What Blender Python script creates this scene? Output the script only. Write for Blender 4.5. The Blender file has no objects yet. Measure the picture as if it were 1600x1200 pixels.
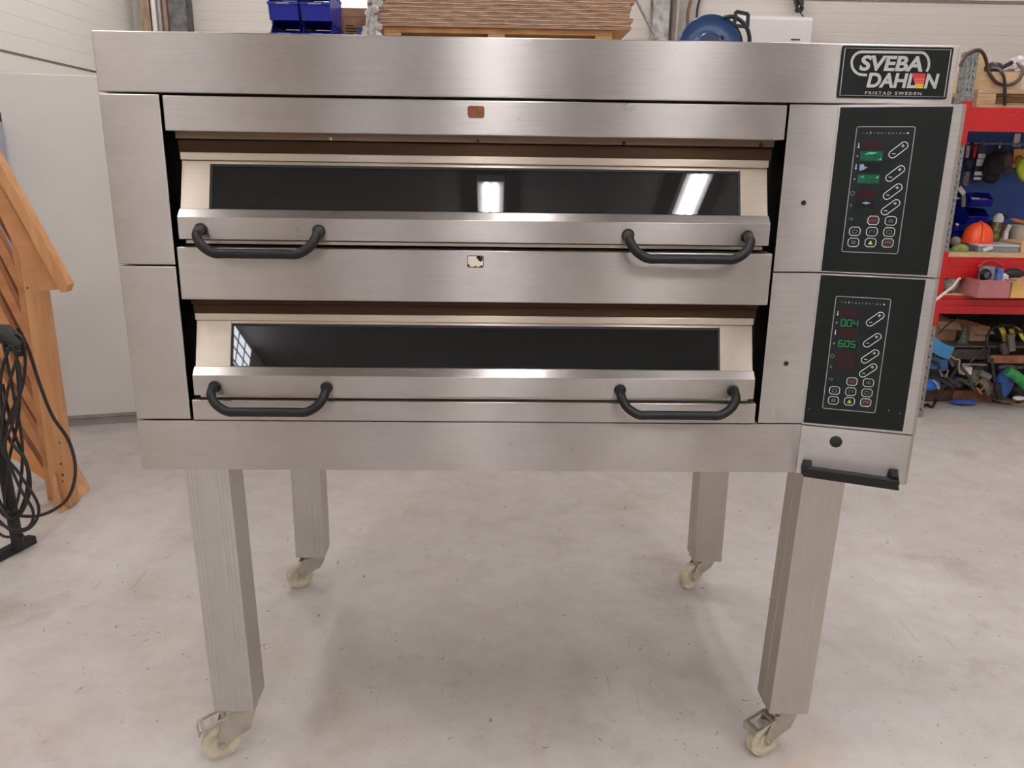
import bpy, bmesh, math, random
from mathutils import Vector, Matrix
random.seed(7)
PI = math.pi
C = bpy.context.scene.collection

# ---------------------------------------------------------------- camera
F_PX, PITCH, YAW, ROLL = 1245.883, 0.27036, 0.02488, 0.01419
CAM = Vector((0.0, -1.6, 1.38668))
cp, sp, cy, sy = math.cos(PITCH), math.sin(PITCH), math.cos(YAW), math.sin(YAW)
FWD = Vector((sy*cp, cy*cp, -sp)); RI = Vector((cy, -sy, 0)); UP0 = RI.cross(FWD)
RT = math.cos(ROLL)*RI + math.sin(ROLL)*UP0
UP = -math.sin(ROLL)*RI + math.cos(ROLL)*UP0
cd = bpy.data.cameras.new('camera'); cam = bpy.data.objects.new('camera', cd); C.objects.link(cam)
cd.sensor_fit = 'HORIZONTAL'; cd.sensor_width = 36.0; cd.lens = F_PX/1600*36.0
cd.clip_start = 0.05; cd.clip_end = 60
M = Matrix((RT, UP, -FWD)).transposed().to_4x4(); M.translation = CAM
cam.matrix_world = M
bpy.context.scene.camera = cam

def at(px, py, **k):
    """the point of the place seen at a pixel, on a given plane x=, y= or z="""
    d = FWD + (px-800)/F_PX*RT - (py-600)/F_PX*UP
    a, v = list(k.items())[0]; i = 'xyz'.index(a)
    return CAM + d*((v-CAM[i])/d[i])

# ---------------------------------------------------------------- world, exposure
w = bpy.data.worlds.new('world'); bpy.context.scene.world = w; w.use_nodes = True
w.node_tree.nodes['Background'].inputs[0].default_value = (0.8, 0.9, 1.0, 1)
w.node_tree.nodes['Background'].inputs[1].default_value = 0.6
vs = bpy.context.scene.view_settings
vs.view_transform = 'Standard'; vs.look = 'None'; vs.gamma = 1; vs.use_curve_mapping = False
vs.exposure = -0.62
LAMP = 98.0       # tube brightness

# ---------------------------------------------------------------- materials
def lin(c):
    f = lambda v: v/12.92 if v <= 0.04045 else ((v+0.055)/1.055)**2.4
    return tuple(f(x/255.0) for x in c) + (1,)
MATS = {}
def mat(name, col, rough=0.6, metal=0.0, var=0.08, scale=12.0, stretch=(1, 1, 1), bump=0.0, spec=0.5,
        aniso=0.0, tang=None, coat=0.0, col2=None, emit=0.0, trans=0.0, alpha=1.0, detail=4.0, rvar=0.0):
    if name in MATS: return MATS[name]
    m = bpy.data.materials.new(name); m.use_nodes = True; nt = m.node_tree; N = nt.nodes; L = nt.links
    b = N['Principled BSDF']
    c = lin(col)
    b.inputs['Roughness'].default_value = rough; b.inputs['Metallic'].default_value = metal
    b.inputs['Specular IOR Level'].default_value = spec
    b.inputs['Coat Weight'].default_value = coat; b.inputs['Coat Roughness'].default_value = 0.08
    b.inputs['Anisotropic'].default_value = aniso
    b.inputs['Transmission Weight'].default_value = trans
    b.inputs['Alpha'].default_value = alpha
    tc = N.new('ShaderNodeTexCoord'); mp = N.new('ShaderNodeMapping'); mp.inputs['Scale'].default_value = stretch
    g = N.new('ShaderNodeNewGeometry')
    L.new(g.outputs['Position'], mp.inputs[0])
    nz = N.new('ShaderNodeTexNoise'); nz.inputs['Scale'].default_value = scale; nz.inputs['Detail'].default_value = detail
    L.new(mp.outputs[0], nz.inputs['Vector'])
    rp = N.new('ShaderNodeValToRGB'); rp.color_ramp.elements[0].position = 0.3; rp.color_ramp.elements[1].position = 0.7
    c2 = lin(col2) if col2 else tuple(max(0, x*(1-var*2)) for x in c[:3])+(1,)
    c1 = c if col2 else tuple(min(1, x*(1+var)) for x in c[:3])+(1,)
    rp.color_ramp.elements[0].color = c2; rp.color_ramp.elements[1].color = c1
    L.new(nz.outputs['Fac'], rp.inputs[0]); L.new(rp.outputs[0], b.inputs['Base Color'])
    if rvar:
        mr = N.new('ShaderNodeMapRange'); mr.inputs[3].default_value = rough-rvar; mr.inputs[4].default_value = rough+rvar
        L.new(nz.outputs['Fac'], mr.inputs[0]); L.new(mr.outputs[0], b.inputs['Roughness'])
    if bump:
        bp = N.new('ShaderNodeBump'); bp.inputs['Strength'].default_value = 1; bp.inputs['Distance'].default_value = bump
        L.new(nz.outputs['Fac'], bp.inputs['Height']); L.new(bp.outputs[0], b.inputs['Normal'])
    if tang:
        cx = N.new('ShaderNodeCombineXYZ')
        for i in range(3): cx.inputs[i].default_value = tang[i]
        L.new(cx.outputs[0], b.inputs['Tangent'])
    if emit:
        b.inputs['Emission Color'].default_value = c; b.inputs['Emission Strength'].default_value = emit
    MATS[name] = m; return m

def brushed(name, col, rough, aniso, stretch, tang, smudge=0.05, hi=None):
    """brushed steel: fine streaks, soft stains and an elongated highlight"""
    m = bpy.data.materials.new(name); m.use_nodes = True; nt = m.node_tree; N = nt.nodes; L = nt.links
    b = N['Principled BSDF']; b.inputs['Metallic'].default_value = 1.0
    b.inputs['Anisotropic'].default_value = aniso
    g = N.new('ShaderNodeNewGeometry')
    mp = N.new('ShaderNodeMapping'); mp.inputs['Scale'].default_value = stretch; L.new(g.outputs['Position'], mp.inputs[0])
    n1 = N.new('ShaderNodeTexNoise'); n1.inputs['Scale'].default_value = 1.0; n1.inputs['Detail'].default_value = 5; L.new(mp.outputs[0], n1.inputs['Vector'])
    n2 = N.new('ShaderNodeTexNoise'); n2.inputs['Scale'].default_value = 9.0; n2.inputs['Detail'].default_value = 6; n2.inputs['Roughness'].default_value = 0.7
    L.new(g.outputs['Position'], n2.inputs['Vector'])
    c = lin(col)[:3]
    mx = N.new('ShaderNodeMix'); mx.data_type = 'RGBA'
    mx.inputs['A'].default_value = tuple(x*(1-2.2*smudge) for x in c)+(1,)
    mx.inputs['B'].default_value = tuple(min(1, x*(1+smudge)) for x in c)+(1,)
    ad = N.new('ShaderNodeMath'); ad.operation = 'ADD'; L.new(n1.outputs['Fac'], ad.inputs[0]); L.new(n2.outputs['Fac'], ad.inputs[1])
    mr0 = N.new('ShaderNodeMapRange'); mr0.inputs[1].default_value = 0.7; mr0.inputs[2].default_value = 1.3
    L.new(ad.outputs[0], mr0.inputs[0]); L.new(mr0.outputs[0], mx.inputs['Factor']); L.new(mx.outputs['Result'], b.inputs['Base Color'])
    mr = N.new('ShaderNodeMapRange'); mr.inputs[1].default_value = 0.3; mr.inputs[2].default_value = 0.7
    mr.inputs[3].default_value = rough-0.03; mr.inputs[4].default_value = rough+0.03
    L.new(n2.outputs['Fac'], mr.inputs[0]); L.new(mr.outputs[0], b.inputs['Roughness'])
    bp = N.new('ShaderNodeBump'); bp.inputs['Strength'].default_value = 0.6; bp.inputs['Distance'].default_value = 0.00012
    L.new(n1.outputs['Fac'], bp.inputs['Height']); L.new(bp.outputs[0], b.inputs['Normal'])
    cx = N.new('ShaderNodeCombineXYZ')
    for i in range(3): cx.inputs[i].default_value = tang[i]
    L.new(cx.outputs[0], b.inputs['Tangent'])
    MATS[name] = m; return m

steel = brushed('brushed_steel', (186, 179, 173), 0.30, 1.0, (6, 6, 900), (0.02, 0.05, 1), smudge=.06)
steel_v = brushed('brushed_steel_column', (184, 177, 171), 0.31, 1.0, (6, 6, 700), (0.02, 0.05, 1), smudge=.06)
steel_warm = brushed('heat_tinted_steel', (212, 198, 180), 0.34, 1.0, (5, 5, 700), (0.02, 0.05, 1))
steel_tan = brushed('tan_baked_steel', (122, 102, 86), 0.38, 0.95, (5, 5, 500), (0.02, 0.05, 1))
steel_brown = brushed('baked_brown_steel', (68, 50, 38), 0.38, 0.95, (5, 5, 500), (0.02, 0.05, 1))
alu = brushed('aluminium_profile', (205, 203, 200), 0.42, 0.4, (400, 400, 5), (1, 0.1, 0.02))
alu_dull = brushed('dull_aluminium', (196, 189, 180), 0.45, 0.4, (300, 300, 5), (1, 0.1, 0.02))
zinc = mat('zinc_plate', (190, 185, 172), 0.35, 0.9, var=0.1, scale=30)
blackm = mat('black_gap', (14, 12, 11), 0.7)
seal = mat('black_seal', (24, 22, 22), 0.6)
glass_dark = mat('dark_oven_glass', (20, 20, 22), 0.015, 0, spec=0.6, var=0.1, scale=5)
bump_h = mat('black_handle_rubber', (17, 16, 17), 0.45, 0, spec=.35, scale=60, var=0.12, bump=0.0003)
chip = mat('worn_handle_end', (92, 78, 70), 0.5, 0.3, scale=130, col2=(24, 22, 22))
overlay = mat('black_green_overlay', (13, 19, 16), 0.5, 0, spec=.25, var=0.1, scale=40)
keypad = mat('dark_keypad_film', (18, 26, 26), 0.4, 0, spec=.3, var=0.08, scale=30)
print_w = mat('pale_grey_print', (226, 226, 222), 0.5)
print_d = mat('faded_grey_print', (150, 152, 150), 0.5)
disp_r = mat('dark_red_display', (50, 20, 24), 0.3, spec=.25)
disp_g = mat('green_display_film', (20, 104, 70), 0.3, col2=(10, 62, 44), scale=180, spec=.3)
disp_k = mat('dead_black_display', (20, 18, 22), 0.3, spec=.25)
seg_g = mat('green_segments', (20, 120, 64), 0.3, emit=0.25)
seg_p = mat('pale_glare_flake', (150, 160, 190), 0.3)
yellow_p = mat('yellow_print', (205, 210, 70), 0.5)
red_p = mat('logo_red', (206, 52, 58), 0.5); orange_p = mat('logo_orange', (222, 92, 70), 0.5); amber_p = mat('logo_yellow', (236, 196, 66), 0.5)
plate_k = mat('nameplate_black', (16, 21, 19), 0.45, spec=.25)
plate_s = mat('nameplate_silver', (196, 194, 190), 0.4, 0.2)
badge_b = mat('brown_badge', (128, 72, 38), 0.5, var=0.15, scale=90)
nylon = mat('cream_nylon', (208, 200, 178), 0.45, var=0.12, scale=40, col2=(186, 174, 146))
paint_w = mat('white_panel_paint', (216, 212, 204), 0.5, var=0.02, scale=2)
paint_g = mat('grey_trim', (150, 146, 140), 0.5)
wood = mat('orange_pine', (204, 152, 104), 0.55, var=0.1, scale=7, stretch=(6, 6, .7), col2=(186, 128, 80), bump=0.0002)
wood_d = mat('orange_pine_diagonal', (196, 140, 92), 0.55, scale=8, stretch=(2, 5, 2), col2=(174, 114, 68), bump=0.0002)
wood_g = mat('greyish_pallet_wood', (190, 160, 126), 0.7, scale=10, stretch=(1, 5, 6), col2=(160, 130, 98))
wood_p = mat('pale_pallet_wood', (206, 160, 106), 0.6, scale=10, stretch=(1, 5, 6), col2=(176, 128, 78))
wood_l = mat('pale_plywood', (212, 182, 142), 0.6, scale=10, stretch=(1, 5, 6), col2=(196, 162, 120))
knot = mat('wood_knot', (96, 48, 26), 0.6)
card = mat('cardboard', (170, 128, 96), 0.8, var=0.1, scale=20)
card_d = mat('cardboard_edge', (168, 130, 106), 0.85, scale=160, stretch=(.12, 1, 2), col2=(126, 92, 74))
card_l = mat('light_cardboard', (216, 184, 158), 0.8, scale=120, stretch=(.2, 1, 2), col2=(184, 148, 122))
blue_bin = mat('blue_bin_plastic', (14, 30, 152), 0.35, var=0.06, scale=4)
blue_dk = mat('blue_backboard', (20, 62, 138), 0.5, var=0.06, scale=3)
red = mat('red_rack_paint', (182, 20, 26), 0.35, var=0.06, scale=12)
galv = mat('galvanised_steel', (150, 150, 148), 0.5, 0.6, var=0.25, scale=60)
galv_d = mat('dark_galvanised_steel', (92, 92, 92), 0.5, 0.6, var=0.25, scale=50)
black_c = mat('black_cable', (24, 22, 24), 0.45)
brown_c = mat('dark_brown_cable', (50, 30, 26), 0.45)
white_p = mat('white_plastic', (222, 218, 214), 0.4, var=0.01)
film = mat('clear_wrap', (222, 218, 212), 0.15, trans=0.3, scale=40, alpha=0.75, bump=0.003)
clear_b = mat('translucent_plastic', (190, 196, 200), 0.25, alpha=0.5, var=0.05)
clear_r = mat('translucent_pink_plastic', (200, 130, 130), 0.25, alpha=0.75, var=0.05)
navy = mat('blue_hose_reel_paint', (16, 56, 100), 0.3, coat=0.2, var=0.05)
navy_d = mat('dark_blue_paint', (12, 32, 66), 0.4)
orange = mat('orange_helmet', (244, 86, 40), 0.3, var=0.04)

def wall_mat(name, col, lines, axis='Z', period=0.045, depth=0.0015):
    m = bpy.data.materials.new(name); m.use_nodes = True; nt = m.node_tree; N = nt.nodes; L = nt.links
    b = N['Principled BSDF']; b.inputs['Roughness'].default_value = 0.45
    g = N.new('ShaderNodeNewGeometry'); s = N.new('ShaderNodeSeparateXYZ'); L.new(g.outputs['Position'], s.inputs[0])
    md = N.new('ShaderNodeMath'); md.operation = 'PINGPONG'; md.inputs[1].default_value = period/2
    L.new(s.outputs[axis], md.inputs[0])
    mr = N.new('ShaderNodeMapRange'); mr.inputs[1].default_value = 0; mr.inputs[2].default_value = 0.004
    L.new(md.outputs[0], mr.inputs[0])
    bp = N.new('ShaderNodeBump'); bp.inputs['Strength'].default_value = 0.7; bp.inputs['Distance'].default_value = depth
    L.new(mr.outputs[0], bp.inputs['Height']); L.new(bp.outputs[0], b.inputs['Normal'])
    nz = N.new('ShaderNodeTexNoise'); nz.inputs['Scale'].default_value = 1.3; L.new(g.outputs['Position'], nz.inputs['Vector'])
    mx = N.new('ShaderNodeMix'); mx.data_type = 'RGBA'; c = lin(col)
    mx.inputs['A'].default_value = tuple(x*0.94 for x in c[:3])+(1,); mx.inputs['B'].default_value = c
    L.new(nz.outputs['Fac'], mx.inputs['Factor'])
    m3 = N.new('ShaderNodeMix'); m3.data_type = 'RGBA'
    m3.inputs['A'].default_value = tuple(x*0.84 for x in c[:3])+(1,)
    L.new(mx.outputs['Result'], m3.inputs['B']); L.new(mr.outputs[0], m3.inputs['Factor'])
    L.new(m3.outputs['Result'], b.inputs['Base Color'])
    return m
wallm = wall_mat('ribbed_wall_panels', (214, 208, 198), None, period=0.11)
wallm2 = wall_mat('ribbed_back_wall', (208, 200, 189), None, period=0.07)

def floor_mat():
    m = bpy.data.materials.new('polished_concrete'); m.use_nodes = True; nt = m.node_tree; N = nt.nodes; L = nt.links
    b = N['Principled BSDF']
    g = N.new('ShaderNodeNewGeometry')
    def noise(sc, det, ro=0.55, dist=0.0):
        n = N.new('ShaderNodeTexNoise'); n.inputs['Scale'].default_value = sc; n.inputs['Detail'].default_value = det
        n.inputs['Roughness'].default_value = ro; n.inputs['Distortion'].default_value = dist
        L.new(g.outputs['Position'], n.inputs['Vector']); return n
    def ramp(src, p0, p1, c0, c1):
        r = N.new('ShaderNodeValToRGB'); r.color_ramp.elements[0].position = p0; r.color_ramp.elements[1].position = p1
        r.color_ramp.elements[0].color = c0; r.color_ramp.elements[1].color = c1
        L.new(src, r.inputs[0]); return r
    def mul(a, bb, f=1.0):
        x = N.new('ShaderNodeMix'); x.data_type = 'RGBA'; x.blend_type = 'MULTIPLY'; x.inputs['Factor'].default_value = f
        L.new(a, x.inputs['A']); L.new(bb, x.inputs['B']); return x.outputs['Result']
    base = ramp(noise(0.8, 6).outputs['Fac'], 0.3, 0.7, lin((192, 185, 178)), lin((212, 206, 199)))
    fine = ramp(noise(9, 8, 0.7).outputs['Fac'], 0.3, 0.62, (0.86, 0.84, 0.83, 1), (1, 1, 1, 1))
    warm = ramp(noise(2.1, 5, 0.6, 0.6).outputs['Fac'], 0.56, 0.74, (1, 1, 1, 1), (0.93, 0.82, 0.72, 1))
    dark = ramp(noise(1.7, 7, 0.7, 0.3).outputs['Fac'], 0.30, 0.44, (0.76, 0.73, 0.72, 1), (1, 1, 1, 1))
    spk = ramp(noise(38, 3, 0.5, 1.5).outputs['Fac'], 0.27, 0.30, (0.35, 0.31, 0.28, 1), (1, 1, 1, 1))
    spk2 = ramp(noise(120, 2).outputs['Fac'], 0.22, 0.32, (0.72, 0.70, 0.68, 1), (1, 1, 1, 1))
    mp = N.new('ShaderNodeMapping'); mp.inputs['Scale'].default_value = (14, 1.2, 1); mp.inputs['Rotation'].default_value = (0, 0, 0.35)
    L.new(g.outputs['Position'], mp.inputs[0]); ns = N.new('ShaderNodeTexNoise'); ns.inputs['Scale'].default_value = 3.0; ns.inputs['Detail'].default_value = 3; L.new(mp.outputs[0], ns.inputs['Vector'])
    scr = ramp(ns.outputs['Fac'], 0.27, 0.31, (0.80, 0.76, 0.74, 1), (1, 1, 1, 1))
    mk = ramp(noise(11, 6, 0.75, 2.0).outputs['Fac'], 0.245, 0.285, (0.55, 0.48, 0.42, 1), (1, 1, 1, 1))
    c = mul(base.outputs[0], fine.outputs[0]); c = mul(c, scr.outputs[0], 0.7); c = mul(c, mk.outputs[0]); c = mul(c, warm.outputs[0]); c = mul(c, dark.outputs[0]); c = mul(c, spk.outputs[0]); c = mul(c, spk2.outputs[0])
    L.new(c, b.inputs['Base Color'])
    rr = N.new('ShaderNodeMapRange'); rr.inputs[3].default_value = 0.28; rr.inputs[4].default_value = 0.55
    L.new(noise(3, 5).outputs['Fac'], rr.inputs[0]); L.new(rr.outputs[0], b.inputs['Roughness'])
    bp = N.new('ShaderNodeBump'); bp.inputs['Distance'].default_value = 0.0006; bp.inputs['Strength'].default_value = 0.5
    L.new(noise(60, 4).outputs['Fac'], bp.inputs['Height']); L.new(bp.outputs[0], b.inputs['Normal'])
    return m
floorm = floor_mat()

# ---------------------------------------------------------------- mesh helpers
WM = {}
class MB:
    def __init__(s): s.bm = bmesh.new(); s.mi = 0; s.mats = []
    def use(s, m):
        if m not in s.mats: s.mats.append(m)
        s.mi = s.mats.index(m); return s
    def _f(s, vs):
        try: f = s.bm.faces.new(vs)
        except ValueError: return
        f.material_index = s.mi; return f
    def hull8(s, P):
        v = [s.bm.verts.new(p) for p in P]
        for q in ((0, 3, 2, 1), (4, 5, 6, 7), (0, 1, 5, 4), (1, 2, 6, 5), (2, 3, 7, 6), (3, 0, 4, 7)): s._f([v[i] for i in q])
        return s
    def box(s, x0, x1, y0, y1, z0, z1, T=None):
        P = [Vector(p) for p in ((x0, y0, z0), (x1, y0, z0), (x1, y1, z0), (x0, y1, z0), (x0, y0, z1), (x1, y0, z1), (x1, y1, z1), (x0, y1, z1))]
        if T: P = [T @ p for p in P]
        return s.hull8(P)
    def bar(s, a, b, wdt, thk, up=(0, 1, 0)):
        """rectangular bar from a to b; thk is measured along 'up', wdt across"""
        a, b = Vector(a), Vector(b); d = (b-a).normalized(); u = Vector(up); u = (u-d*u.dot(d)).normalized(); v = d.cross(u)
        P = []
        for p in (a, b):
            for (i, j) in ((-1, -1), (1, -1), (1, 1), (-1, 1)): P.append(p+v*i*wdt/2+u*j*thk/2)
        return s.hull8(P)
    def prism(s, poly, fn, a0, a1):
        """fn(u, v, a) -> point"""
        n = len(poly)
        lo = [s.bm.verts.new(fn(u, v, a0)) for u, v in poly]; hi = [s.bm.verts.new(fn(u, v, a1)) for u, v in poly]
        s._f(lo[::-1]); s._f(hi)
        for i in range(n): s._f([lo[i], lo[(i+1) % n], hi[(i+1) % n], hi[i]])
        return s
    def tube(s, pts, r, seg=10, closed=False, cap=True, rr=None):
        pts = [Vector(p) for p in pts]; n = len(pts); rings = []
        t0 = (pts[1]-pts[0]).normalized(); ref = Vector((0, 0, 1)) if abs(t0.z) < 0.9 else Vector((1, 0, 0))
        nrm = (ref-t0*ref.dot(t0)).normalized()
        for i, p in enumerate(pts):
            if closed: t = (pts[(i+1) % n]-pts[i-1]).normalized()
            else: t = (pts[min(i+1, n-1)]-pts[max(i-1, 0)]).normalized()
            nrm = (nrm-t*nrm.dot(t)).normalized(); bn = t.cross(nrm)
            q = rr[i] if rr else r
            rings.append([s.bm.verts.new(p+(nrm*math.cos(2*PI*k/seg)+bn*math.sin(2*PI*k/seg))*q) for k in range(seg)])
        for i in range(n if closed else n-1):
            A, B = rings[i], rings[(i+1) % n]
            for k in range(seg): s._f([A[k], A[(k+1) % seg], B[(k+1) % seg], B[k]])
        if cap and not closed: s._f(rings[0][::-1]); s._f(rings[-1])
        return s
    def lathe(s, prof, T=None, seg=24, sweep=2*PI):
        T = T or Matrix(); rings = []
        full = abs(sweep-2*PI) < 1e-6; k1 = seg if full else seg+1
        for r, z in prof: rings.append([s.bm.verts.new(T @ Vector((max(r, 1e-5)*math.cos(sweep*k/seg), max(r, 1e-5)*math.sin(sweep*k/seg), z))) for k in range(k1)])
        for a, b in zip(rings, rings[1:]):
            for k in range(seg): s._f([a[k], a[(k+1) % k1], b[(k+1) % k1], b[k]])
        if full: s._f(rings[0][::-1]); s._f(rings[-1])
        return s
    def ball(s, c, r, sc=(1, 1, 1), seg=16, rings=10, lump=0.0):
        c = Vector(c); R = []
        for i in range(rings+1):
            th = PI*i/rings
            R.append([s.bm.verts.new(c+Vector((r*sc[0]*math.sin(th)*math.cos(2*PI*k/seg)*(1+lump*random.uniform(-1, 1)), r*sc[1]*math.sin(th)*math.sin(2*PI*k/seg)*(1+lump*random.uniform(-1, 1)), r*sc[2]*math.cos(th)*(1+lump*random.uniform(-1, 1)*0.5)))) for k in range(seg)])
        for a, b in zip(R, R[1:]):
            for k in range(seg): s._f([a[k], b[k], b[(k+1) % seg], a[(k+1) % seg]])
        return s
    def build(s, name, m=None, parent=None, bevel=0.0, smooth=False, label=None, local=False):
        bm = s.bm
        bmesh.ops.remove_doubles(bm, verts=bm.verts, dist=1e-7)
        bmesh.ops.recalc_face_normals(bm, faces=bm.faces)
        loc = Vector((0, 0, 0))
        if parent is not None:
            if not local: bm.transform(WM[parent].inverted())
        elif not local:
            xs = [v.co for v in bm.verts]
            loc = Vector(((min(v.x for v in xs)+max(v.x for v in xs))/2, (min(v.y for v in xs)+max(v.y for v in xs))/2, min(v.z for v in xs)))
            bm.transform(Matrix.Translation(-loc))
        me = bpy.data.meshes.new(name); 
        if smooth:
            for f in bm.faces: f.smooth = True
        bm.to_mesh(me); bm.free()
        for q in (s.mats or [m]): me.materials.append(q)
        o = bpy.data.objects.new(name, me); C.objects.link(o); o.location = loc
        if parent is not None: o.parent = parent; WM[o] = WM[parent]
        else: WM[o] = Matrix.Translation(loc)
        if bevel:
            bv = o.modifiers.new('edge', 'BEVEL'); bv.width = bevel; bv.segments = 2; bv.limit_method = 'ANGLE'; bv.angle_limit = 0.6; bv.harden_normals = False
        if smooth:
            try: me.set_sharp_from_angle(angle=0.7)
            except Exception: pass
        if label: o['label'] = label
        return o

def thing(name, label, cat, loc=(0, 0, 0), rotz=0, group=None):
    o = bpy.data.objects.new(name, None); C.objects.link(o); o.location = loc; o.rotation_euler = (0, 0, rotz)
    o.empty_display_size = 0.1
    WM[o] = Matrix.Translation(Vector(loc)) @ Matrix.Rotation(rotz, 4, 'Z')
    return tag(o, label, cat, group)
def tag(o, label, cat, group=None, kind=None):
    o['label'] = label; o['category'] = cat
    if group: o['group'] = group
    if kind: o['kind'] = kind
    return o
def struct(o): o['kind'] = 'structure'; return o
def dup(root, loc, rotz, label, group=None):
    r = root.copy(); C.objects.link(r); r.location = loc; r.rotation_euler = (0, 0, rotz); r['label'] = label
    if group: r['group'] = group
    for ch in list(root.children):
        c = ch.copy(); C.objects.link(c); c.parent = r
        for g in list(ch.children):
            d = g.copy(); C.objects.link(d); d.parent = c
    return r

def smoothpath(pts, n=6, closed=False):
    pts = [Vector(p) for p in pts]; out = []; N_ = len(pts)
    rng = range(N_ if closed else N_-1)
    for i in rng:
        if closed: p0, p1, p2, p3 = pts[i-1], pts[i], pts[(i+1) % N_], pts[(i+2) % N_]
        else: p0, p1, p2, p3 = pts[max(i-1, 0)], pts[i], pts[i+1], pts[min(i+2, N_-1)]
        for k in range(n):
            t = k/n
            out.append(0.5*((2*p1)+(-p0+p2)*t+(2*p0-5*p1+4*p2-p3)*t*t+(-p0+3*p1-3*p2+p3)*t*t*t))
    if not closed: out.append(pts[-1])
    return out

def text_into(mb, s, u0, u1, v0, v1, fn, bold=0.0, shear=0.0, spacing=1.0, depth=0.0004):
    """letters as real thin geometry, fitted to a rectangle u0..u1 by v0..v1; fn(u, v, w) -> point, w outward"""
    cu = bpy.data.curves.new('t', 'FONT'); cu.body = s; cu.size = 1; cu.shear = shear; cu.offset = bold
    cu.space_character = spacing; cu.extrude = 0.5; cu.resolution_u = 6
    o = bpy.data.objects.new('t', cu); C.objects.link(o)
    dg = bpy.context.evaluated_depsgraph_get(); dg.update()
    me = bpy.data.meshes.new_from_object(o.evaluated_get(dg))
    xs = [v.co.x for v in me.vertices]; ys = [v.co.y for v in me.vertices]
    a, b, c, d = min(xs), max(xs), min(ys), max(ys)
    vv = []
    for v in me.vertices:
        vv.append(mb.bm.verts.new(fn(u0+(v.co.x-a)/(b-a)*(u1-u0), v0+(v.co.y-c)/(d-c)*(v1-v0), depth if v.co.z > 0 else 0.0)))
    for p in me.polygons: mb._f([vv[i] for i in p.vertices])
    bpy.data.objects.remove(o); bpy.data.curves.remove(cu); bpy.data.meshes.remove(me)
    return mb

def ribbon(mb, pts, wd, fn, depth=0.0004, closed=False):
    """flat printed line following 2-D points"""
    n = len(pts); L_, R_ = [], []
    for i in range(n):
        a = pts[i-1] if (closed or i > 0) else pts[i]; b = pts[(i+1) % n] if (closed or i < n-1) else pts[i]
        dx, dy = b[0]-a[0], b[1]-a[1]; l = math.hypot(dx, dy) or 1; nx, ny = -dy/l*wd/2, dx/l*wd/2
        L_.append((pts[i][0]+nx, pts[i][1]+ny)); R_.append((pts[i][0]-nx, pts[i][1]-ny))
    V = []
    for w_ in (0, depth): V.append(([mb.bm.verts.new(fn(*p, w_)) for p in L_], [mb.bm.verts.new(fn(*p, w_)) for p in R_]))
    for i in range(n if closed else n-1):
        j = (i+1) % n
        (l0, r0), (l1, r1) = V
        mb._f([l1[i], l1[j], r1[j], r1[i]]); mb._f([l0[i], r0[i], r0[j], l0[j]])
        mb._f([l0[i], l0[j], l1[j], l1[i]]); mb._f([r0[i], r1[i], r1[j], r0[j]])
    return mb
def rrect(cx, cy_, w_, h_, r, n=5, rot=0.0):
    out = []
    for (sx, sy_, a0) in ((1, 1, 0), (-1, 1, PI/2), (-1, -1, PI), (1, -1, 3*PI/2)):
        for k in range(n+1):
            a = a0+PI/2*k/n; out.append((sx*(w_/2-r)+r*math.cos(a), sy_*(h_/2-r)+r*math.sin(a)))
    c_, s_ = math.cos(rot), math.sin(rot)
    return [(cx+x*c_-y*s_, cy_+x*s_+y*c_) for x, y in out]

# ================================================================ THE ROOM
XL, XR, YB, YF, ZC = -2.9, 6.0, 5.4, -11, 4.3
struct(MB().box(XL-.1, XR+.1, YF-.1, YB+.1, -.1, 0).build('floor', floorm))
struct(MB().box(XL-.1, XR+.1, YF-.1, YB+.1, ZC, ZC+.1).build('ceiling', mat('ceiling_paint', (160, 155, 150), 0.7, var=0.02, scale=1)))
struct(MB().box(XL-.1, XL, YF, YB, 0, ZC).build('wall_left', wallm))
struct(MB().box(XR, XR+.1, YF, YB, 0, ZC).build('wall_right', wallm))
struct(MB().box(XL, XR, YF-.1, YF, 0, ZC).build('wall_front', mat('dark_front_wall', (88, 82, 78), .6)))
added_glow = mat('daylit_gate_window', (214, 226, 255), .3, emit=3.0, var=0)
for n_, (x0_, x1_) in enumerate(((.45, .75), (-1.75, -1.35))):
    struct(MB().box(x0_, x1_, YF+.001, YF+.02, 1.0, 2.9).build('window_%d' % (n_+2), added_glow))  # unseen glowing panes added for the bluish bands on the steel
# back wall with a high lit window behind the bins
wa, wb = at(505, 10, y=YB), at(640, 10, y=YB)
WX0, WX1, WZ0, WZ1 = wa.x, wb.x, wa.z-0.02, wa.z+0.55
m = MB(); m.box(XL, WX0, YB, YB+.1, 0, ZC); m.box(WX1, XR, YB, YB+.1, 0, ZC); m.box(WX0, WX1, YB, YB+.1, 0, WZ0); m.box(WX0, WX1, YB, YB+.1, WZ1, ZC)
struct(m.build('wall_back', wallm2))
m = MB(); m.box(WX0, WX1, YB+.03, YB+.05, WZ0, WZ1)
win = struct(m.build('window_1', mat('daylit_window', (240, 246, 255), 0.3, emit=1.6, var=0.0)))
m = MB(); m.box(WX0-.03, WX1+.03, YB-.015, YB-.002, WZ0-.035, WZ0); m.box(WX0-.03, WX1+.03, YB-.015, YB-.002, WZ1, WZ1+.03)
struct(m.build('trim_1', paint_w))
# joints between the wall panels
z_j = at(148, 112, x=XL).z
struct(MB().box(XL, XL+.004, YF, YB, z_j-.006, z_j+.006).build('trim_2', mat('panel_joint', (96, 84, 74), 0.7)))
struct(MB().box(XL+.2, XR, YB-.006, YB, at(1400, 1, y=YB).z-.01, at(1400, 1, y=YB).z+.012).build('trim_3', mat('panel_joint2', (120, 108, 100), 0.7)))

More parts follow.
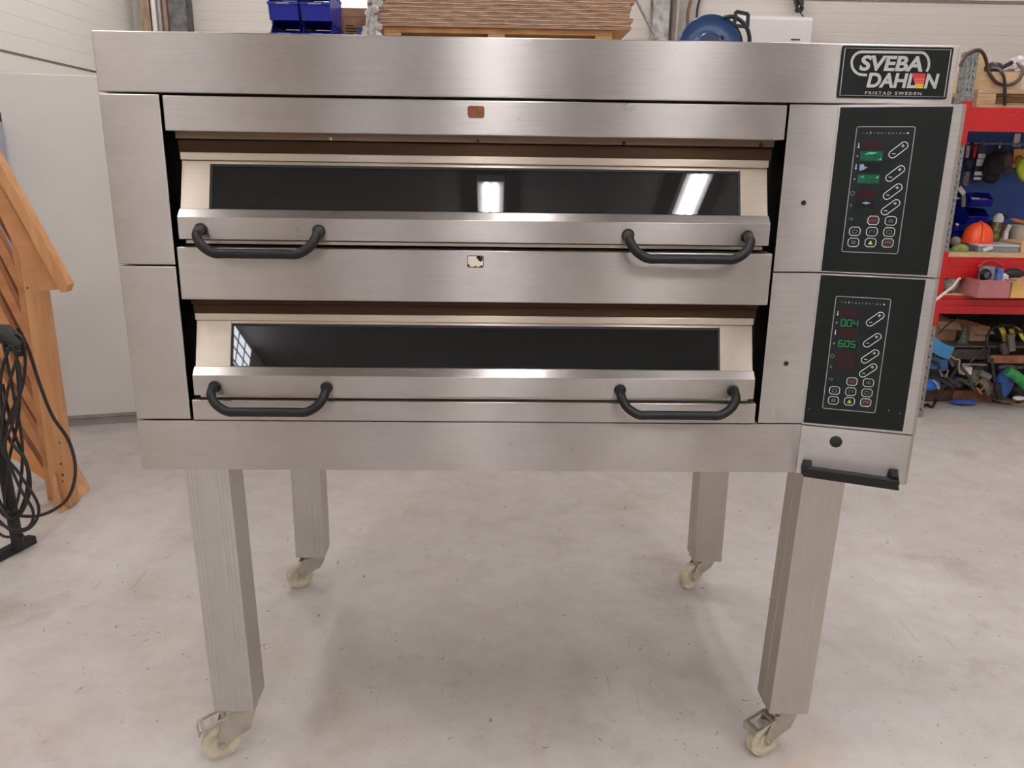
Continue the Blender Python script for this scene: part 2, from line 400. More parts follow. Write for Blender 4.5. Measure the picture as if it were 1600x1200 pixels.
# ceiling lights: white housing with two tubes running away from the camera
tube_m = mat('lit_tube', (250, 249, 254), 0.4, emit=LAMP, var=0.0)
tube_b = mat('lit_tube_warm_end', (250, 249, 254), 0.4, emit=LAMP*2.1, var=0.0)  # tubes behind the camera, boosted to strengthen the bands on the steel
def ceiling_light(x, y0, y1, label, dz=0.1, amb=None):
    t = thing('ceiling_light', label, 'ceiling light', (x, (y0+y1)/2, ZC-dz), 0, 'twin tube lights under the ceiling')
    L_ = (y1-y0)/2
    MB().box(-.11, .11, -L_-.03, L_+.03, 0.03, dz).build('housing', white_p, t, bevel=.004, local=True)
    for s in (-1, 1):
        tt = MB().tube([(s*.034, -L_, 0.01), (s*.034, L_, 0.01)], .0155, 10).build('tube', tube_b if y1 < -3 else tube_m, t, smooth=True, local=True)
    return t
ceiling_light(-0.03, -5.6, -3.97, 'twin tube light behind the camera, right above the middle of the floor')
ceiling_light(1.61, -5.4, -3.8, 'twin tube light behind the camera, to the right of the middle row')
ceiling_light(-1.75, -10.2, -8.7, 'twin tube light at the far end of the hall, left of the middle row')  # added unseen lamp, puts a band on the left of the steel front
ceiling_light(-0.03, -10.2, -8.7, 'twin tube light at the far end of the hall, in the middle row')  # added unseen lamp, strengthens the middle band on the steel
ceiling_light(2.1, -10.2, -8.7, 'twin tube light at the far end of the hall, right of the middle row')  # added unseen lamp for the band right of centre on the steel
ceiling_light(3.2, -5.2, -3.4, 'twin tube light behind the camera, nearest the right wall')
ceiling_light(-0.9, 2.0, 3.8, 'twin tube light above the shelves of flattened cartons')
ceiling_light(0.15, -1.7, -0.2, 'twin tube light straight above the front of the oven')  # added unseen lamp, brightens the door lips and drops the handle shadows
ceiling_light(-1.9, -1.6, 0.2, 'twin tube light above the wooden trestle side')
ceiling_light(0.6, 3.6, 5.0, 'twin tube light close to the back wall, above the hose reel')  # added unseen lamp to brighten the back wall around the hose reel
ceiling_light(3.6, 3.4, 4.8, 'twin tube light behind the red rack, close to the back wall')  # added out of view to lift the right part of the back wall
ceiling_light(-2.0, 2.9, 4.4, 'twin tube light above the white cabinet')  # added out of view to lift the left part of the back wall
ceiling_light(1.6, 0.7, 2.2, 'twin tube light above the space between oven and red rack')
ceiling_light(3.6, 0.6, 2.2, 'twin tube light in front of the red rack')
ceiling_light(1.9, -1.7, -.3, 'twin tube light above the control side of the oven')
# high daylit window in the left wall behind the camera (mirrored in the lower oven glass)
m = MB(); m.use(mat('daylit_high_window', (240, 244, 255), .3, emit=24.0, var=0)).box(XL, XL+.01, -7.25, -5.2, 3.86, 4.26)
struct(m.build('window_4', None))
m = MB()
for k in range(9): m.box(XL+.0105, XL+.02, -7.25+k*.25, -7.235+k*.25, 3.86, 4.26)
for z in (3.86, 4.0, 4.12, 4.24): m.box(XL+.0105, XL+.02, -7.25, -5.2, z, z+.014)
struct(m.build('trim_7', mat('window_bar_grey', (120, 112, 108), .5)))

# ================================================================ THE DECK OVEN
OV = thing('deck_oven', 'large stainless steel two-deck oven on four legs with castors', 'oven', (0.06, 0.45, 0))
xL, xK, xR = -.7426, .658, .876
zT, z1, z2, z3, zB = 1.6115, 1.5035, 1.1815, .8598, .7491
g_ = .0016
# casing behind the front sheets
m = MB(); m.use(steel); m.box(xL+.004, xR-.006, .085, 1.0, zB+.004, zT-.004)
m.use(blackm); m.box(-.6290, .5640, .076, .086, z3-.02, z1+.01)
m.build('casing', None, OV)
# full-width bars and side columns
MB().box(xL, xR, 0, .084, z1+g_, zT).build('top_fascia', steel, OV, bevel=.002)
MB().box(xL, xK, 0, .084, zB, z3-g_).build('bottom_fascia', steel, OV, bevel=.0006)
for (a, b) in ((z2+g_, z1-g_), (z3+g_, z2-g_)):
    MB().box(xL, -.6305, 0, .084, a, b).build('side_column', steel_v, OV, bevel=.002)
for (a, b, hz) in ((z2+g_, z1-g_, 1.3187), (z3+g_, z2-g_, .9919)):
    pc = MB().box(.5640, xK, 0, .084, a, b).build('side_column', steel_v, OV, bevel=.0003)
    T = Matrix.Translation((.6105, -.0006, hz)) @ Matrix.Rotation(PI/2, 4, 'X')
    MB().lathe([(.0048, -.002), (.0048, .0008), (.003, .0012)], T, 16).build('indicator_hole', blackm, pc, smooth=True)
    if hz < 1:
        T = Matrix.Translation((.6115, 0.0002, .888)) @ Matrix.Rotation(PI/2, 4, 'X')
        MB().lathe([(.024, -.0004), (.019, .0006), (.012, .0002), (.006, .0012), (.0, .0014)], T, 28).build('dent', steel_v, pc, smooth=True)
# hood, middle panel and bottom strip
hood = MB().box(-.6240, .5585, -.003, .05, 1.4365, z1-.0035).build('hood_panel', steel, OV, bevel=.002)
midp = MB().box(-.6245, .5585, -.003, .05, 1.1145, 1.2185).build('middle_panel', steel, OV, bevel=.002)
MB().box(-.6240, .5560, -.003, .05, z3+.001, .9045).build('bottom_strip', steel, OV, bevel=.002)
fr = lambda u, v, w_: Vector((u, -.003-w_, v))
MB().prism([(-.052, 1.487), (-.049, 1.490), (-.023, 1.490), (-.020, 1.487), (-.020, 1.471), (-.023, 1.468), (-.049, 1.468), (-.052, 1.474)], fr, 0, .0008).build('badge', badge_b, hood, label='small brown badge left from a sticker')
m = MB(); rr_ = rrect(-.0365, 1.1965, .032, .0225, .003)
m.use(steel_warm).prism(rr_, fr, 0, .0006)
m.use(blackm); ribbon(m, rr_, .0012, lambda u, v, w_: fr(u, v, w_+.0006), .0003, True)
for tri in ([(-.036, 1.206), (-.022, 1.207), (-.022, 1.199), (-.027, 1.196)], [(-.033, 1.2075), (-.030, 1.197), (-.027, 1.207)], [(-.052, 1.187), (-.046, 1.1862), (-.051, 1.193)], [(-.040, 1.186), (-.034, 1.186), (-.036, 1.189)], [(-.022, 1.186), (-.031, 1.1862), (-.023, 1.190)]):
    m.prism(tri, fr, .0006, .0010)
m.build('badge', None, midp, label='worn silver badge with scraps of black print')
# recess lining over each door
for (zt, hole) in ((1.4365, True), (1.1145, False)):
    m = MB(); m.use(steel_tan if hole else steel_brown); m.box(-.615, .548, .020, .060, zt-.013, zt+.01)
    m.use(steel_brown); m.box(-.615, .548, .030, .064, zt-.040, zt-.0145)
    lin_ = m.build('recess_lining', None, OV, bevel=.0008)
    if hole:
        for (x, r_) in ((-.316, .004), (-.033, .003), (.252, .004), (.522, .004)):
            MB().ball((x, .019, 1.427), r_, seg=8, rings=6).build('screw', seal if x > -.2 else steel_warm, lin_, smooth=True)

def door(zl, gx0, gx1):
    """zl = height of the lip's upper edge"""
    X0, X1 = -.612, .5430
    d = MB()
    sl = .031/.092
    yy = lambda z: (z-zl)*sl+.004
    def slab(x0, x1, za, zb, off=0.0, th=.02):
        d.hull8([(x0, yy(za)+off, za), (x1, yy(za)+off, za), (x1, yy(za)+off+th, za), (x0, yy(za)+off+th, za),
                 (x0, yy(zb)+off, zb), (x1, yy(zb)+off, zb), (x1, yy(zb)+off+th, zb), (x0, yy(zb)+off+th, zb)])
    d.use(steel_warm)
    slab(X0, gx0, zl, zl+.091); slab(gx1, X1, zl, zl+.091)
    slab(gx0, gx1, zl+.085, zl+.091, .001)
    d.use(seal); slab(gx0, gx1, zl, zl+.085, .0075, .004)
    for (a, b) in ((gx0, gx0+.0045), (gx1-.0045, gx1)): slab(a, b, zl, zl+.085, .001, .006)
    slab(gx0, gx1, zl+.080, zl+.085, .001, .006)
    dr = d.build('oven_door', None, OV, bevel=.0006)
    d = MB(); d.box(X0-.001, X1+.001, .028, .060, zl+.092, zl+.1065)
    d.build('top_rail', steel_warm, dr, bevel=.0015)
    # lip: bevel that looks up, then a flat face
    pr = [(.024, 0), (.002, 0), (-.0125, -.0145), (-.0125, -.0570), (.024, -.0570)]
    MB().prism(pr, lambda u, v, a: Vector((a, u, zl+v)), X0-.002, X1+.002).build('lip', steel, dr, bevel=.0008)
    MB().use(steel_warm).box(X0+.004, X1-.004, .006, .03, zl-.0670, zl-.0605).build('lower_rail', steel_warm, dr, bevel=.0006)
    d = MB()
    za, zb = zl+.001, zl+.080
    d.hull8([(gx0+.0046, yy(za)+.003, za), (gx1-.0046, yy(za)+.003, za), (gx1-.0046, yy(za)+.0072, za), (gx0+.0046, yy(za)+.0072, za),
             (gx0+.0046, yy(zb)+.003, zb), (gx1-.0046, yy(zb)+.003, zb), (gx1-.0046, yy(zb)+.0072, zb), (gx0+.0046, yy(zb)+.0072, zb)])
    d.build('window_glass', glass_dark, dr)
    for k, (xa, xb) in enumerate(((-.5700, -.3420), (.2640, .5000))):
        zm = zl-.038-.001*k; p0 = zm-.0395
        P = smoothpath([(xa, -.013, zm), (xa-.001, -.026, zm-.002), (xa+.001, -.040, zm-.012), (xa+.012, -.048, zm-.028), (xa+.034, -.052, p0-.0015), (xa+.06, -.053, p0-.002),
                        ((xa+xb)/2, -.053, p0-.002),
                        (xb-.06, -.053, p0-.002), (xb-.034, -.052, p0-.0015), (xb-.012, -.048, zm-.028), (xb-.001, -.040, zm-.012), (xb+.001, -.026, zm-.002), (xb, -.013, zm)], 5)
        h = MB(); h.use(bump_h).tube(P, .0094, 14)
        n_ = 9
        h.use(chip)
        if zl > 1.1:
            h.tube(P[2:n_], .0096, 14); h.tube(P[-n_:-2], .0096, 14)
        h.use(bump_h)
        for x in (xa, xb): h.lathe([(.0125, -.001), (.0125, .003), (.0105, .005)], Matrix.Translation((x, -.0125, zm)) @ Matrix.Rotation(PI/2, 4, 'X'), 18)
        h.build('handle', None, dr, smooth=True)
    return dr
door(1.2920, -.5570, .4890)
door(.9745, -.5410, .4745)

# control housings leaning out towards the left, in the plane a-b
KA = Vector((xK, 0, 0)); KD = Vector((.864-.658, -.066, 0)).normalized(); KN = Vector((KD.y, -KD.x, 0))   # KN points to the camera side
if KN.y > 0: KN = -KN
kp = lambda s, z, w_=0.0: KA+KD*s+KN*w_+Vector((0, 0, z))
def housing(name, za, zb, mname, s_end=.2145):
    e_ = kp(s_end, 0); e2 = kp(s_end, 0)+Vector((.008, .0, 0))
    poly = [(xK+.0001, -.0001), (e_.x, e_.y), (e_.x+.009, e_.y+.004), (e_.x+.009, .084), (xK+.0001, .084)]
    return MB().prism(poly, lambda u, v, a: Vector((u, v, a)), za, zb).build(name, mname, OV, bevel=.0005)
HU = housing('control_housing', z2+.0015, z1-.0008, steel_v)
HL = housing('control_housing', z3-.0005, z2-.0015, steel_v)
HB = housing('base_cover', zB-.001, z3-.003, steel, .2135)
def keypadset(dz, H, lower):
    za, zb = (1.1855, 1.4980) if not lower else (.8640, 1.1775)
    ov = MB().prism([(.0030, za), (.1975 if not lower else .1960, za+.001), (.1985 if not lower else .1965, zb), (.0035, zb)], lambda u, v, a: kp(u, v, a), .0002, .0016).build('control_panel', overlay, H)
    O = .0016
    def part(name, mb, m_, lab=None): return mb.build(name, m_, ov, label=lab)
    fn = lambda u, v, w_: kp(u, v+dz, O+.0004+w_)
    kpad = MB().prism(rrect(.0880, 1.3441, .1022, .2370, .004), lambda u, v, a: kp(u, v+dz, a), O, O+.0004).build('keypad', keypad, ov)
    m = MB(); ribbon(m, rrect(.0880, 1.3441, .1022, .2370, .004), .0015, fn, .0003, True)
    for k in range(13):   # row of small signs along the top
        u = .0495+k*.0065; q = (.0016, .0022, .0017)[k % 3]
        m.use(print_w if k in (2, 12) else print_d)
        if k in (2,): ribbon(m, [(u, 1.4492), (u, 1.4535)], .0012, fn, .0003)
        elif k == 12: m.prism(rrect(u, 1.4512, .003, .003, .0014), lambda a, b, c: fn(a, b, c), 0, .0003)
        elif k % 3 == 0: ribbon(m, [(u-q/2, 1.4500), (u-q/2, 1.4520), (u+q/2, 1.4520)], .0006, fn, .0003)
        else: ribbon(m, rrect(u, 1.4510, q*1.3, q, .0005, 2), .0005, fn, .0003, True)
    if not m.mats or m.mats[0] is not print_w: pass
    # symbols beside the displays
    m.use(print_w)
    for i, vv in enumerate((1.4290, 1.3895)):
        ribbon(m, [(.0440, vv-.004), (.0440, vv+.004)], .0013, fn, .0003); m.prism(rrect(.0440, vv-.004, .003, .003, .0014), lambda a, b, c: fn(a, b, c), 0, .0003)
    m.use(print_d)
    for vv in (1.4080, 1.3650): m.prism([(.0420, vv+.002), (.0462, vv+.002), (.0440, vv-.002)], lambda a, b, c: fn(a, b, c), 0, .0003)
    ribbon(m, rrect(.0435, 1.3385, .0068, .0072, .003), .0007, fn, .0003, True)
    ribbon(m, [(.0415, 1.3160), (.0435, 1.3190), (.0455, 1.3160), (.0435, 1.3130)], .0007, fn, .0003, True)
    ribbon(m, [(.0425, 1.2885), (.0425, 1.2915), (.0470, 1.2915), (.0470, 1.2870)], .0007, fn, .0003)
    ribbon(m, [(.0480, 1.2870), (.0505, 1.2915)], .0007, fn, .0003)
    # plus and minus
    for vv in (1.4206, 1.3772, 1.3436, 1.3141):
        m.use(print_w)
        ribbon(m, rrect(.1150, vv, .0372, .0135, .0066, 6, rot=math.radians(42)), .0013, fn, .0003, True)
        ribbon(m, [(.1190, vv+.0075), (.1250, vv+.0075)], .0011, fn, .0003); ribbon(m, [(.1220, vv+.0045), (.1220, vv+.0105)], .0011, fn, .0003)
        ribbon(m, [(.1045, vv-.0068), (.1105, vv-.0068)], .0011, fn, .0003)
    for o_ in (m,): pass
    m.mats = m.mats or [print_w]
    if m.mats[0] is not print_w: pass
    kprint = m
    # round-cornered keys
    pos = dict(b1=(.0873, 1.2883), b2=(.1187, 1.2885), b3=(.0563, 1.2662), b4=(.0875, 1.2666), b5=(.1186, 1.2670), b6=(.0563, 1.2446), b7=(.0875, 1.2455), b8=(.1187, 1.2460))
    for k, (u, v) in pos.items():
        b = MB(); b.use(mat('dark_red_key', (60, 30, 34), .4)if k in ('b1', 'b8') else keypad)
        out = [(u+a, v+c_) for a, c_ in ((-.0062, -.0082), (.0062, -.0082), (.0098, -.0045), (.0098, .0045), (.0062, .0082), (-.0062, .0082), (-.0098, .0045), (-.0098, -.0045))]
        b.prism(out, lambda a, c_, q: fn(a, c_, q), 0, .0004)
        f2 = lambda a, c_, q: fn(a, c_, q+.0004)
        b.use(print_w); ribbon(b, out, .0012, f2, .0003, True)
        b.use(print_d)
        if k == 'b7': b.use(yellow_p).prism([(u-.0042, v-.0036), (u+.0042, v-.0036), (u, v+.0042)], f2, 0, .0004)
        elif k == 'b1': b.use(mat('red_key_mark', (130, 52, 52), .5)).prism(rrect(u, v, .008, .002, .0005, 2), f2, 0, .0003)
        elif k == 'b2':
            for i in (-1, 0, 1): ribbon(b, [(u+i*.003, v-.003), (u+i*.003, v+.003)], .0008, f2, .0003)
        elif k in ('b3', 'b5'): ribbon(b, rrect(u, v-.0003, .0085, .0060, .001, 2), .0006, f2, .0003, True)
        elif k == 'b4':
            ribbon(b, [(u-.004, v-.003), (u-.004, v+.002), (u+.004, v+.002), (u+.004, v-.003)], .0007, f2, .0003)
        elif k == 'b6':
            for i in (-1, 0, 1): ribbon(b, [(u-.004, v+i*.0022), (u+.004, v+i*.0022)], .0007, f2, .0003)
        else:
            ribbon(b, [(u-.0045, v-.001), (u-.0045, v+.0015), (u+.0045, v+.0015), (u+.0045, v-.001)], .0008, f2, .0003)
        b.build('button', None, ov)
    if lower: # a few pale scuffs on the overlay
        for (a, c_) in ((.163, .905), (.185, .901), (.010, .892)): kprint.use(print_d).prism([(a, c_-dz), (a+.0025, c_-dz+.003), (a+.001, c_-dz+.0035)], fn, -.0003, .0003)
    # put the frame line first so that its colour is right
    kprint.build('printed_symbols', None, ov)
    # displays
    D = [(.0490, .0868, 1.4220, 1.4371, disp_r), (.0490, .0882, 1.4005, 1.4180, disp_g if not lower else disp_k), (.0490, .0872, 1.3790, 1.3955, disp_k if not lower else disp_r), (.0490, .0880, 1.3580, 1.3745, disp_g if not lower else disp_k), (.0500, .0868, 1.3305, 1.3465, disp_r), (.0500, .0860, 1.3110, 1.3255, disp_k if not lower else disp_r)]
    for i, (a, b_, c_, d_, mm) in enumerate(D):
        q = MB(); q.use(mm).prism([(a, c_), (b_, c_), (b_, d_), (a, d_)], fn, 0, .0005)
        f2 = lambda a_, c__, w_: fn(a_, c__, w_+.0005)
        if lower and i in (1, 3):
            txt = ('004', '605')[i == 3]
            q.use(seg_g)
            for n_, ch in enumerate(txt):
                x0 = a+.0035+n_*.0118; x1 = x0+.0078; y0 = c_+.0022; y1 = d_-.0022; ym = (y0+y1)/2
                S_ = {'0': 'abcdef', '4': 'bcfg', '6': 'acdefg', '5': 'acdfg'}[ch]
                seg = dict(a=((x0, y1), (x1, y1)), b=((x1, ym), (x1, y1)), c=((x1, y0), (x1, ym)), d=((x0, y0), (x1, y0)), e=((x0, y0), (x0, ym)), f=((x0, ym), (x0, y1)), g=((x0, ym), (x1, ym)))
                for s_ in S_: ribbon(q, [seg[s_][0], seg[s_][1]], .0019, f2, .0003)
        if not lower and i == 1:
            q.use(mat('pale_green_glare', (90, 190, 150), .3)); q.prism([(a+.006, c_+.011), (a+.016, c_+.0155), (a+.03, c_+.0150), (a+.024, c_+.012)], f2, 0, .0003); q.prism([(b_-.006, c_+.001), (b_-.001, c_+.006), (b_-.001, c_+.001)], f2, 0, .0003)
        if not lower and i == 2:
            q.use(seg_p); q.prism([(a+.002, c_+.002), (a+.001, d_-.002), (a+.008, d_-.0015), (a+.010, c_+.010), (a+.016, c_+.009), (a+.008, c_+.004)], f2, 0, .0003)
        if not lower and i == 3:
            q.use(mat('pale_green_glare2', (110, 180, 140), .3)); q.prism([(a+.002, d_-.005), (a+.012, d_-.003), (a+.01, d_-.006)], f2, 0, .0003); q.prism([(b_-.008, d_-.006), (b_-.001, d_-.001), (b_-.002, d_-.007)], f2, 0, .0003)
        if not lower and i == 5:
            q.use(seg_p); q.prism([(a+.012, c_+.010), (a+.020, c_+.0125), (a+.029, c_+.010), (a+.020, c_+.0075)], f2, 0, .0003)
        q.build('display', None, ov)
keypadset(0.0, HU, False)
keypadset(-.3263, HL, True)

# name plate on the top fascia
px0, px1, pz0, pz1 = .6520, .8630, 1.5155, 1.6075
NPn = lambda u, v, w_: Vector((px0+(px1-px0)*u, -.0022-w_, pz0+(pz1-pz0)*v))
topf = [o for o in OV.children if o.name.startswith('top_fascia')][0]
npl = MB().prism([(0.01, 0), (.99, 0), (1, .02), (1, .98), (.99, 1), (.01, 1), (0, .98), (0, .02)], NPn, -.002, 0).build('name_plate', plate_k, topf, label='black name plate with silver lettering')
m = MB(); m.use(plate_s)
ribbon(m, [(.022, .045), (.978, .045), (.978, .955), (.022, .955)], .009, NPn, .0003, True)
# oval round the upper word, open at its lower right
cl = lambda X, Y: ((X-(115+70*(655-Y)/580))/(1195+25*(655-Y)/580), (655-Y)/580)
arc = [cl(440, 397), cl(380, 397)]
c0 = (395, 268); R0 = 118
pts2 = []
for k in range(13):
    a = PI/2+PI*k/12; pts2.append((c0[0]+R0*1.0*math.cos(a)-.08*(0), c0[1]+R0*1.08*math.sin(a)))
arc = [(445, 397)]+pts2
arc = arc[:1]+[(p[0], p[1]) for p in pts2]
right = []
for k in range(9):
    a = -PI/2+(PI*.78)*k/8; right.append((1045+82*math.cos(a), 255+118*math.sin(a)))
full = [cl(*p) for p in arc]+[cl(*p) for p in right]
asp = (px1-px0)/(pz1-pz0)
# width along the plate has to be even, so draw the line in metric units
NPm = lambda u, v, w_: Vector((px0+u, -.0022-w_, pz0+v))
ribbon(m, [(u*(px1-px0), v*(pz1-pz0)) for u, v in full], .0046, NPm, .0003)
text_into(m, 'SVEBA', .170, .745, .525, .825, NPn, bold=.034, shear=.12, depth=.0003)
text_into(m, 'DAHL', .255, .705, .205, .492, NPn, bold=.034, shear=.12, depth=.0003)
text_into(m, 'N', .780, .905, .205, .492, NPn, bold=.034, shear=.12, depth=.0003)
text_into(m, 'FRISTAD SWEDEN', .250, .765, .072, .130, NPn, bold=.012, spacing=1.35, depth=.0003)
m.build('lettering', None, npl)
m = MB()
def band(v0, v1, mm, b0=0):
    def x(v): t_ = (v-.205)/(.492-.205); return (.708-.056*t_, .770+.008*t_)
    a0, a1 = x(v0), x(v1); m.use(mm).prism([(a0[0], v0), (a0[1], v0), (a1[1], v1), (a1[0], v1)], NPn, .0003, .0008)
for (a, b, mm) in ((.205, .232, amber_p), (.238, .262, amber_p), (.268, .290, amber_p), (.297, .345, orange_p), (.352, .408, orange_p), (.415, .462, red_p), (.466, .492, red_p)): band(a, b, mm)
m.build('emblem', None, npl)

# base cover: plug hole and angular black pull handle
T = Matrix.Translation(kp(.0717, .8281, .0003)) @ Matrix(((KD.x, 0, KN.x, 0), (KD.y, 0, KN.y, 0), (0, 1, 0, 0), (0, 0, 0, 1)))
MB().lathe([(.0125, -.002), (.0125, .0016), (.0105, .0028), (0, .0030)], T, 24).build('blanking_plug', seal, HB, smooth=True)
m = MB()
hz = .7720
for s_ in (.0200, .1900):
    m.hull8([kp(s_-.012, hz-.012, 0), kp(s_+.012, hz-.012, 0), kp(s_+.012, hz-.016, .026), kp(s_-.012, hz-.016, .026),
             kp(s_-.009, hz+.010, 0), kp(s_+.009, hz+.010, 0), kp(s_+.006, hz+.004, .030), kp(s_-.006, hz+.004, .030)])
m.hull8([kp(.010, hz-.018, .020), kp(.200, hz-.025, .020), kp(.200, hz-.025, .036), kp(.012, hz-.018, .036),
         kp(.014, hz+.003, .018), kp(.196, hz-.003, .018), kp(.196, hz-.003, .036), kp(.016, hz+.003, .036)])
ph = m.build('pull_handle', bump_h, HB, bevel=.002)
MB().ball(kp(.0210, hz-.004, .0290), .0028, seg=8, rings=6).build('screw', zinc, OV, smooth=True)

# legs: grooved aluminium profiles, each leaning a little, with a castor
def leg(xt, xb_, y0, z_b, dep, label, m_, ridged):
    W_ = .094
    prof = []
    n = 24
    if ridged:
        for i in range(n+1):
            u = W_*i/n; edge = i in (1, 2, 3, 4, 5, 6, 17, 18, 19, 20, 21, 22)
            prof.append((u, .0009 if (edge and i % 2) else 0))
    else: prof += [(0, 0), (W_, 0)]
    prof += [(W_, dep)]
    prof += [(0, dep)]
    # a groove in the inner side
    if not ridged: prof += [(0, dep*.52), (.0018, dep*.51), (.0018, dep*.49), (0, dep*.48)]
    def f(u, v, a):
        t_ = (a-.0)/(zB); return Vector((xb_+(xt-xb_)*t_+u, y0+v, a))
    return MB().prism(prof, f, z_b, zB+.004 if y0 > .5 else zB-.0005).build('leg', m_, OV, bevel=.0006, label=label)
lean = [(-.6600, -.6465, .012, .137, .090, None, alu, True), (.6810, .6632, .012, .126, .090, None, alu_dull, False),
        (-.6450, -.6465, .800, .120, .090, None, alu, True), (.6730, .6760, .800, .108, .090, None, alu_dull, False)]
def caster(cx_, cy_, zt, ang, brake, sz=1.0):
    """swivel castor: plate, fork, wheel, brake pedal; ang = direction in which the wheel trails"""
    R = Matrix.Translation((cx_, cy_, 0)) @ Matrix.Rotation(ang, 4, 'Z')
    rw = .0440; tr = .050
    f = MB()
    f.use(zinc)
    f.box(-.036, .036, -.032, .032, zt-.005, zt-.0005, R)
    f.lathe([(.024, zt-.016), (.026, zt-.010), (.022, zt-.005)], R, 20)
    for s in (-1, 1):   # the two cheeks of the fork
        y0, y1 = s*.017, s*.0195
        side = [(-.034, zt-.014), (.036, zt-.014), (.048, zt-.034), (.060, .058), (.060, rw-.004), (.050, rw-.012), (.040, rw-.004), (.022, .052), (-.016, .066), (-.030, zt-.030)]
        f.prism(side, lambda u, v, a: R @ Vector((u, a, v)), min(y0, y1), max(y0, y1))
    f.box(-.026, .030, -.017, .017, zt-.017, zt-.014, R)
    f.lathe([(.007, -.024), (.007, .024)], R @ Matrix.Translation((tr, 0, rw)) @ Matrix.Rotation(PI/2, 4, 'X'), 8)
    fk = f.build('castor', None, OV, bevel=.0008)
    Tw = R @ Matrix.Translation((tr, 0, rw)) @ Matrix.Rotation(PI/2, 4, 'X')
    MB().lathe([(.009, -.0145), (.014, -.0145), (.016, -.0105), (.026, -.0105), (.029, -.013), (.0345, -.013), (rw-.0005, -.010), (rw, 0), (rw-.0005, .010), (.0345, .013), (.029, .013), (.026, .0105), (.016, .0105), (.014, .0145), (.009, .0145)], Tw, 36).build('wheel', nylon, fk, smooth=True)
    if brake:
        b = MB(); b.use(zinc)
        q = lambda x, y, z: R @ Vector((x, y, z))
        for (x0, x1, yy0, yy1) in ((.034, .096, -.024, -.017), (.034, .096, .017, .024), (.034, .046, -.017, .017), (.084, .096, -.017, .017), (.060, .070, -.006, .017)):
            za = lambda x: zt-.018-(x-.034)*.30
            b.hull8([q(x0, yy0, za(x0)-.004), q(x1, yy0, za(x1)-.004), q(x1, yy1, za(x1)-.004), q(x0, yy1, za(x0)-.004), q(x0, yy0, za(x0)), q(x1, yy0, za(x1)), q(x1, yy1, za(x1)), q(x0, yy1, za(x0))])
        b.hull8([q(.096, -.020, zt-.052), q(.100, -.020, zt-.052), q(.100, .020, zt-.052), q(.096, .020, zt-.052), q(.092, -.024, zt-.034), q(.096, -.024, zt-.034), q(.096, .024, zt-.034), q(.092, .024, zt-.034)])
        b.build('brake_pedal', zinc, fk, bevel=.0008)
for a in lean: leg(*a)
caster(-.600, .050, .137, math.radians(207), True)
caster(.712, .050, .126, math.radians(203), True)
caster(-.598, .845, .120, math.radians(203), False)
caster(.721, .845, .108, math.radians(207), False)

# ================================================================ LEFT SIDE
Xp = lambda px, py, Y: at(px, py, y=Y).x
Zp = lambda px, py, Y: at(px, py, y=Y).z
def pbox(name, label, cat, a, b, t_, bo, Y, dep, m_, group=None, bevel=.002, z0=None, z1=None):
    xa, xb = Xp(a, (t_+bo)/2, Y), Xp(b, (t_+bo)/2, Y)
    if z0 is None: z0 = Zp((a+b)/2, bo, Y)
    if z1 is None: z1 = Zp((a+b)/2, t_, Y)
    return tag(MB().box(xa, xb, Y, Y+dep, z0, z1).build(name, m_, bevel=bevel), label, cat, group)

# tall white cabinet
R_ = Matrix.Translation((-2.372, 2.447, 0)) @ Matrix.Rotation(math.radians(14.5), 4, 'Z')
cab = thing('white_cabinet', 'tall plain white cabinet standing behind the wooden trestle', 'cabinet', (-2.0, 2.8, 0))
MB().box(0, .80, 0, .35, .045, 1.765, R_).build('body', paint_w, cab, bevel=.004)
MB().box(.01, .79, .012, .34, 0, .044, R_).build('plinth', paint_g, cab)
MB().box(.003, .797, -.004, 0, .050, .062, R_).build('lower_edge_strip', paint_g, cab)
lk = thing('locker', 'narrow grey locker between the white cabinet and the left wall', 'locker', (-2.6, 2.7, 0))
zl_ = Zp(2, 186, 2.2)
MB().box(-2.86, Xp(3, 190, 2.43), 2.2, 2.43, 0, zl_).build('body', mat('pale_blue_grey_paint', (160, 160, 172), .4), lk, bevel=.003)
MB().box(Xp(-6, 180, 2.2), Xp(2, 180, 2.2), 2.18, 2.1995, zl_-.012, zl_+.03).build('latch', seal, lk, bevel=.001)

# wooden trestle: planks given by their centre line
TY = 1.42
tr_ = thing('wooden_trestle', 'orange pine trestle with slanting slats leaning beside the white cabinet', 'trestle', (-1.85, 1.55, 0))
def pp(px, py, Y=TY): return at(px, py, y=Y)
def board(name, poly, Y, th, m_, lab=None, parent=tr_):
    """plank whose face outline is given in its own plane y = Y"""
    P = [at(px, py, y=Y) for px, py in poly]
    b = MB(); n = len(P)
    f = [b.bm.verts.new(p) for p in P]; k = [b.bm.verts.new(p+Vector((0, th, 0))) for p in P]
    b._f(f); b._f(k[::-1])
    for i in range(n): b._f([f[i], f[(i+1) % n], k[(i+1) % n], k[i]])
    return b.build(name, m_, parent, bevel=.002, label=lab)
fl = lambda px, Y: None
# main post, standing on the floor
pA, pB = at(92, 790, z=0), None
PY = pA.y
def fz(px, Y):
    lo, hi = 500, 1200
    for _ in range(40):
        mid = (lo+hi)/2
        if at(px, mid, y=Y).z > 0: lo = mid
        else: hi = mid
    return mid
zf = fz(92, 1.44)
board('post', [(27, 372), (50, 378), (110, zf-2), (84, zf)], 1.44, .075, wood)
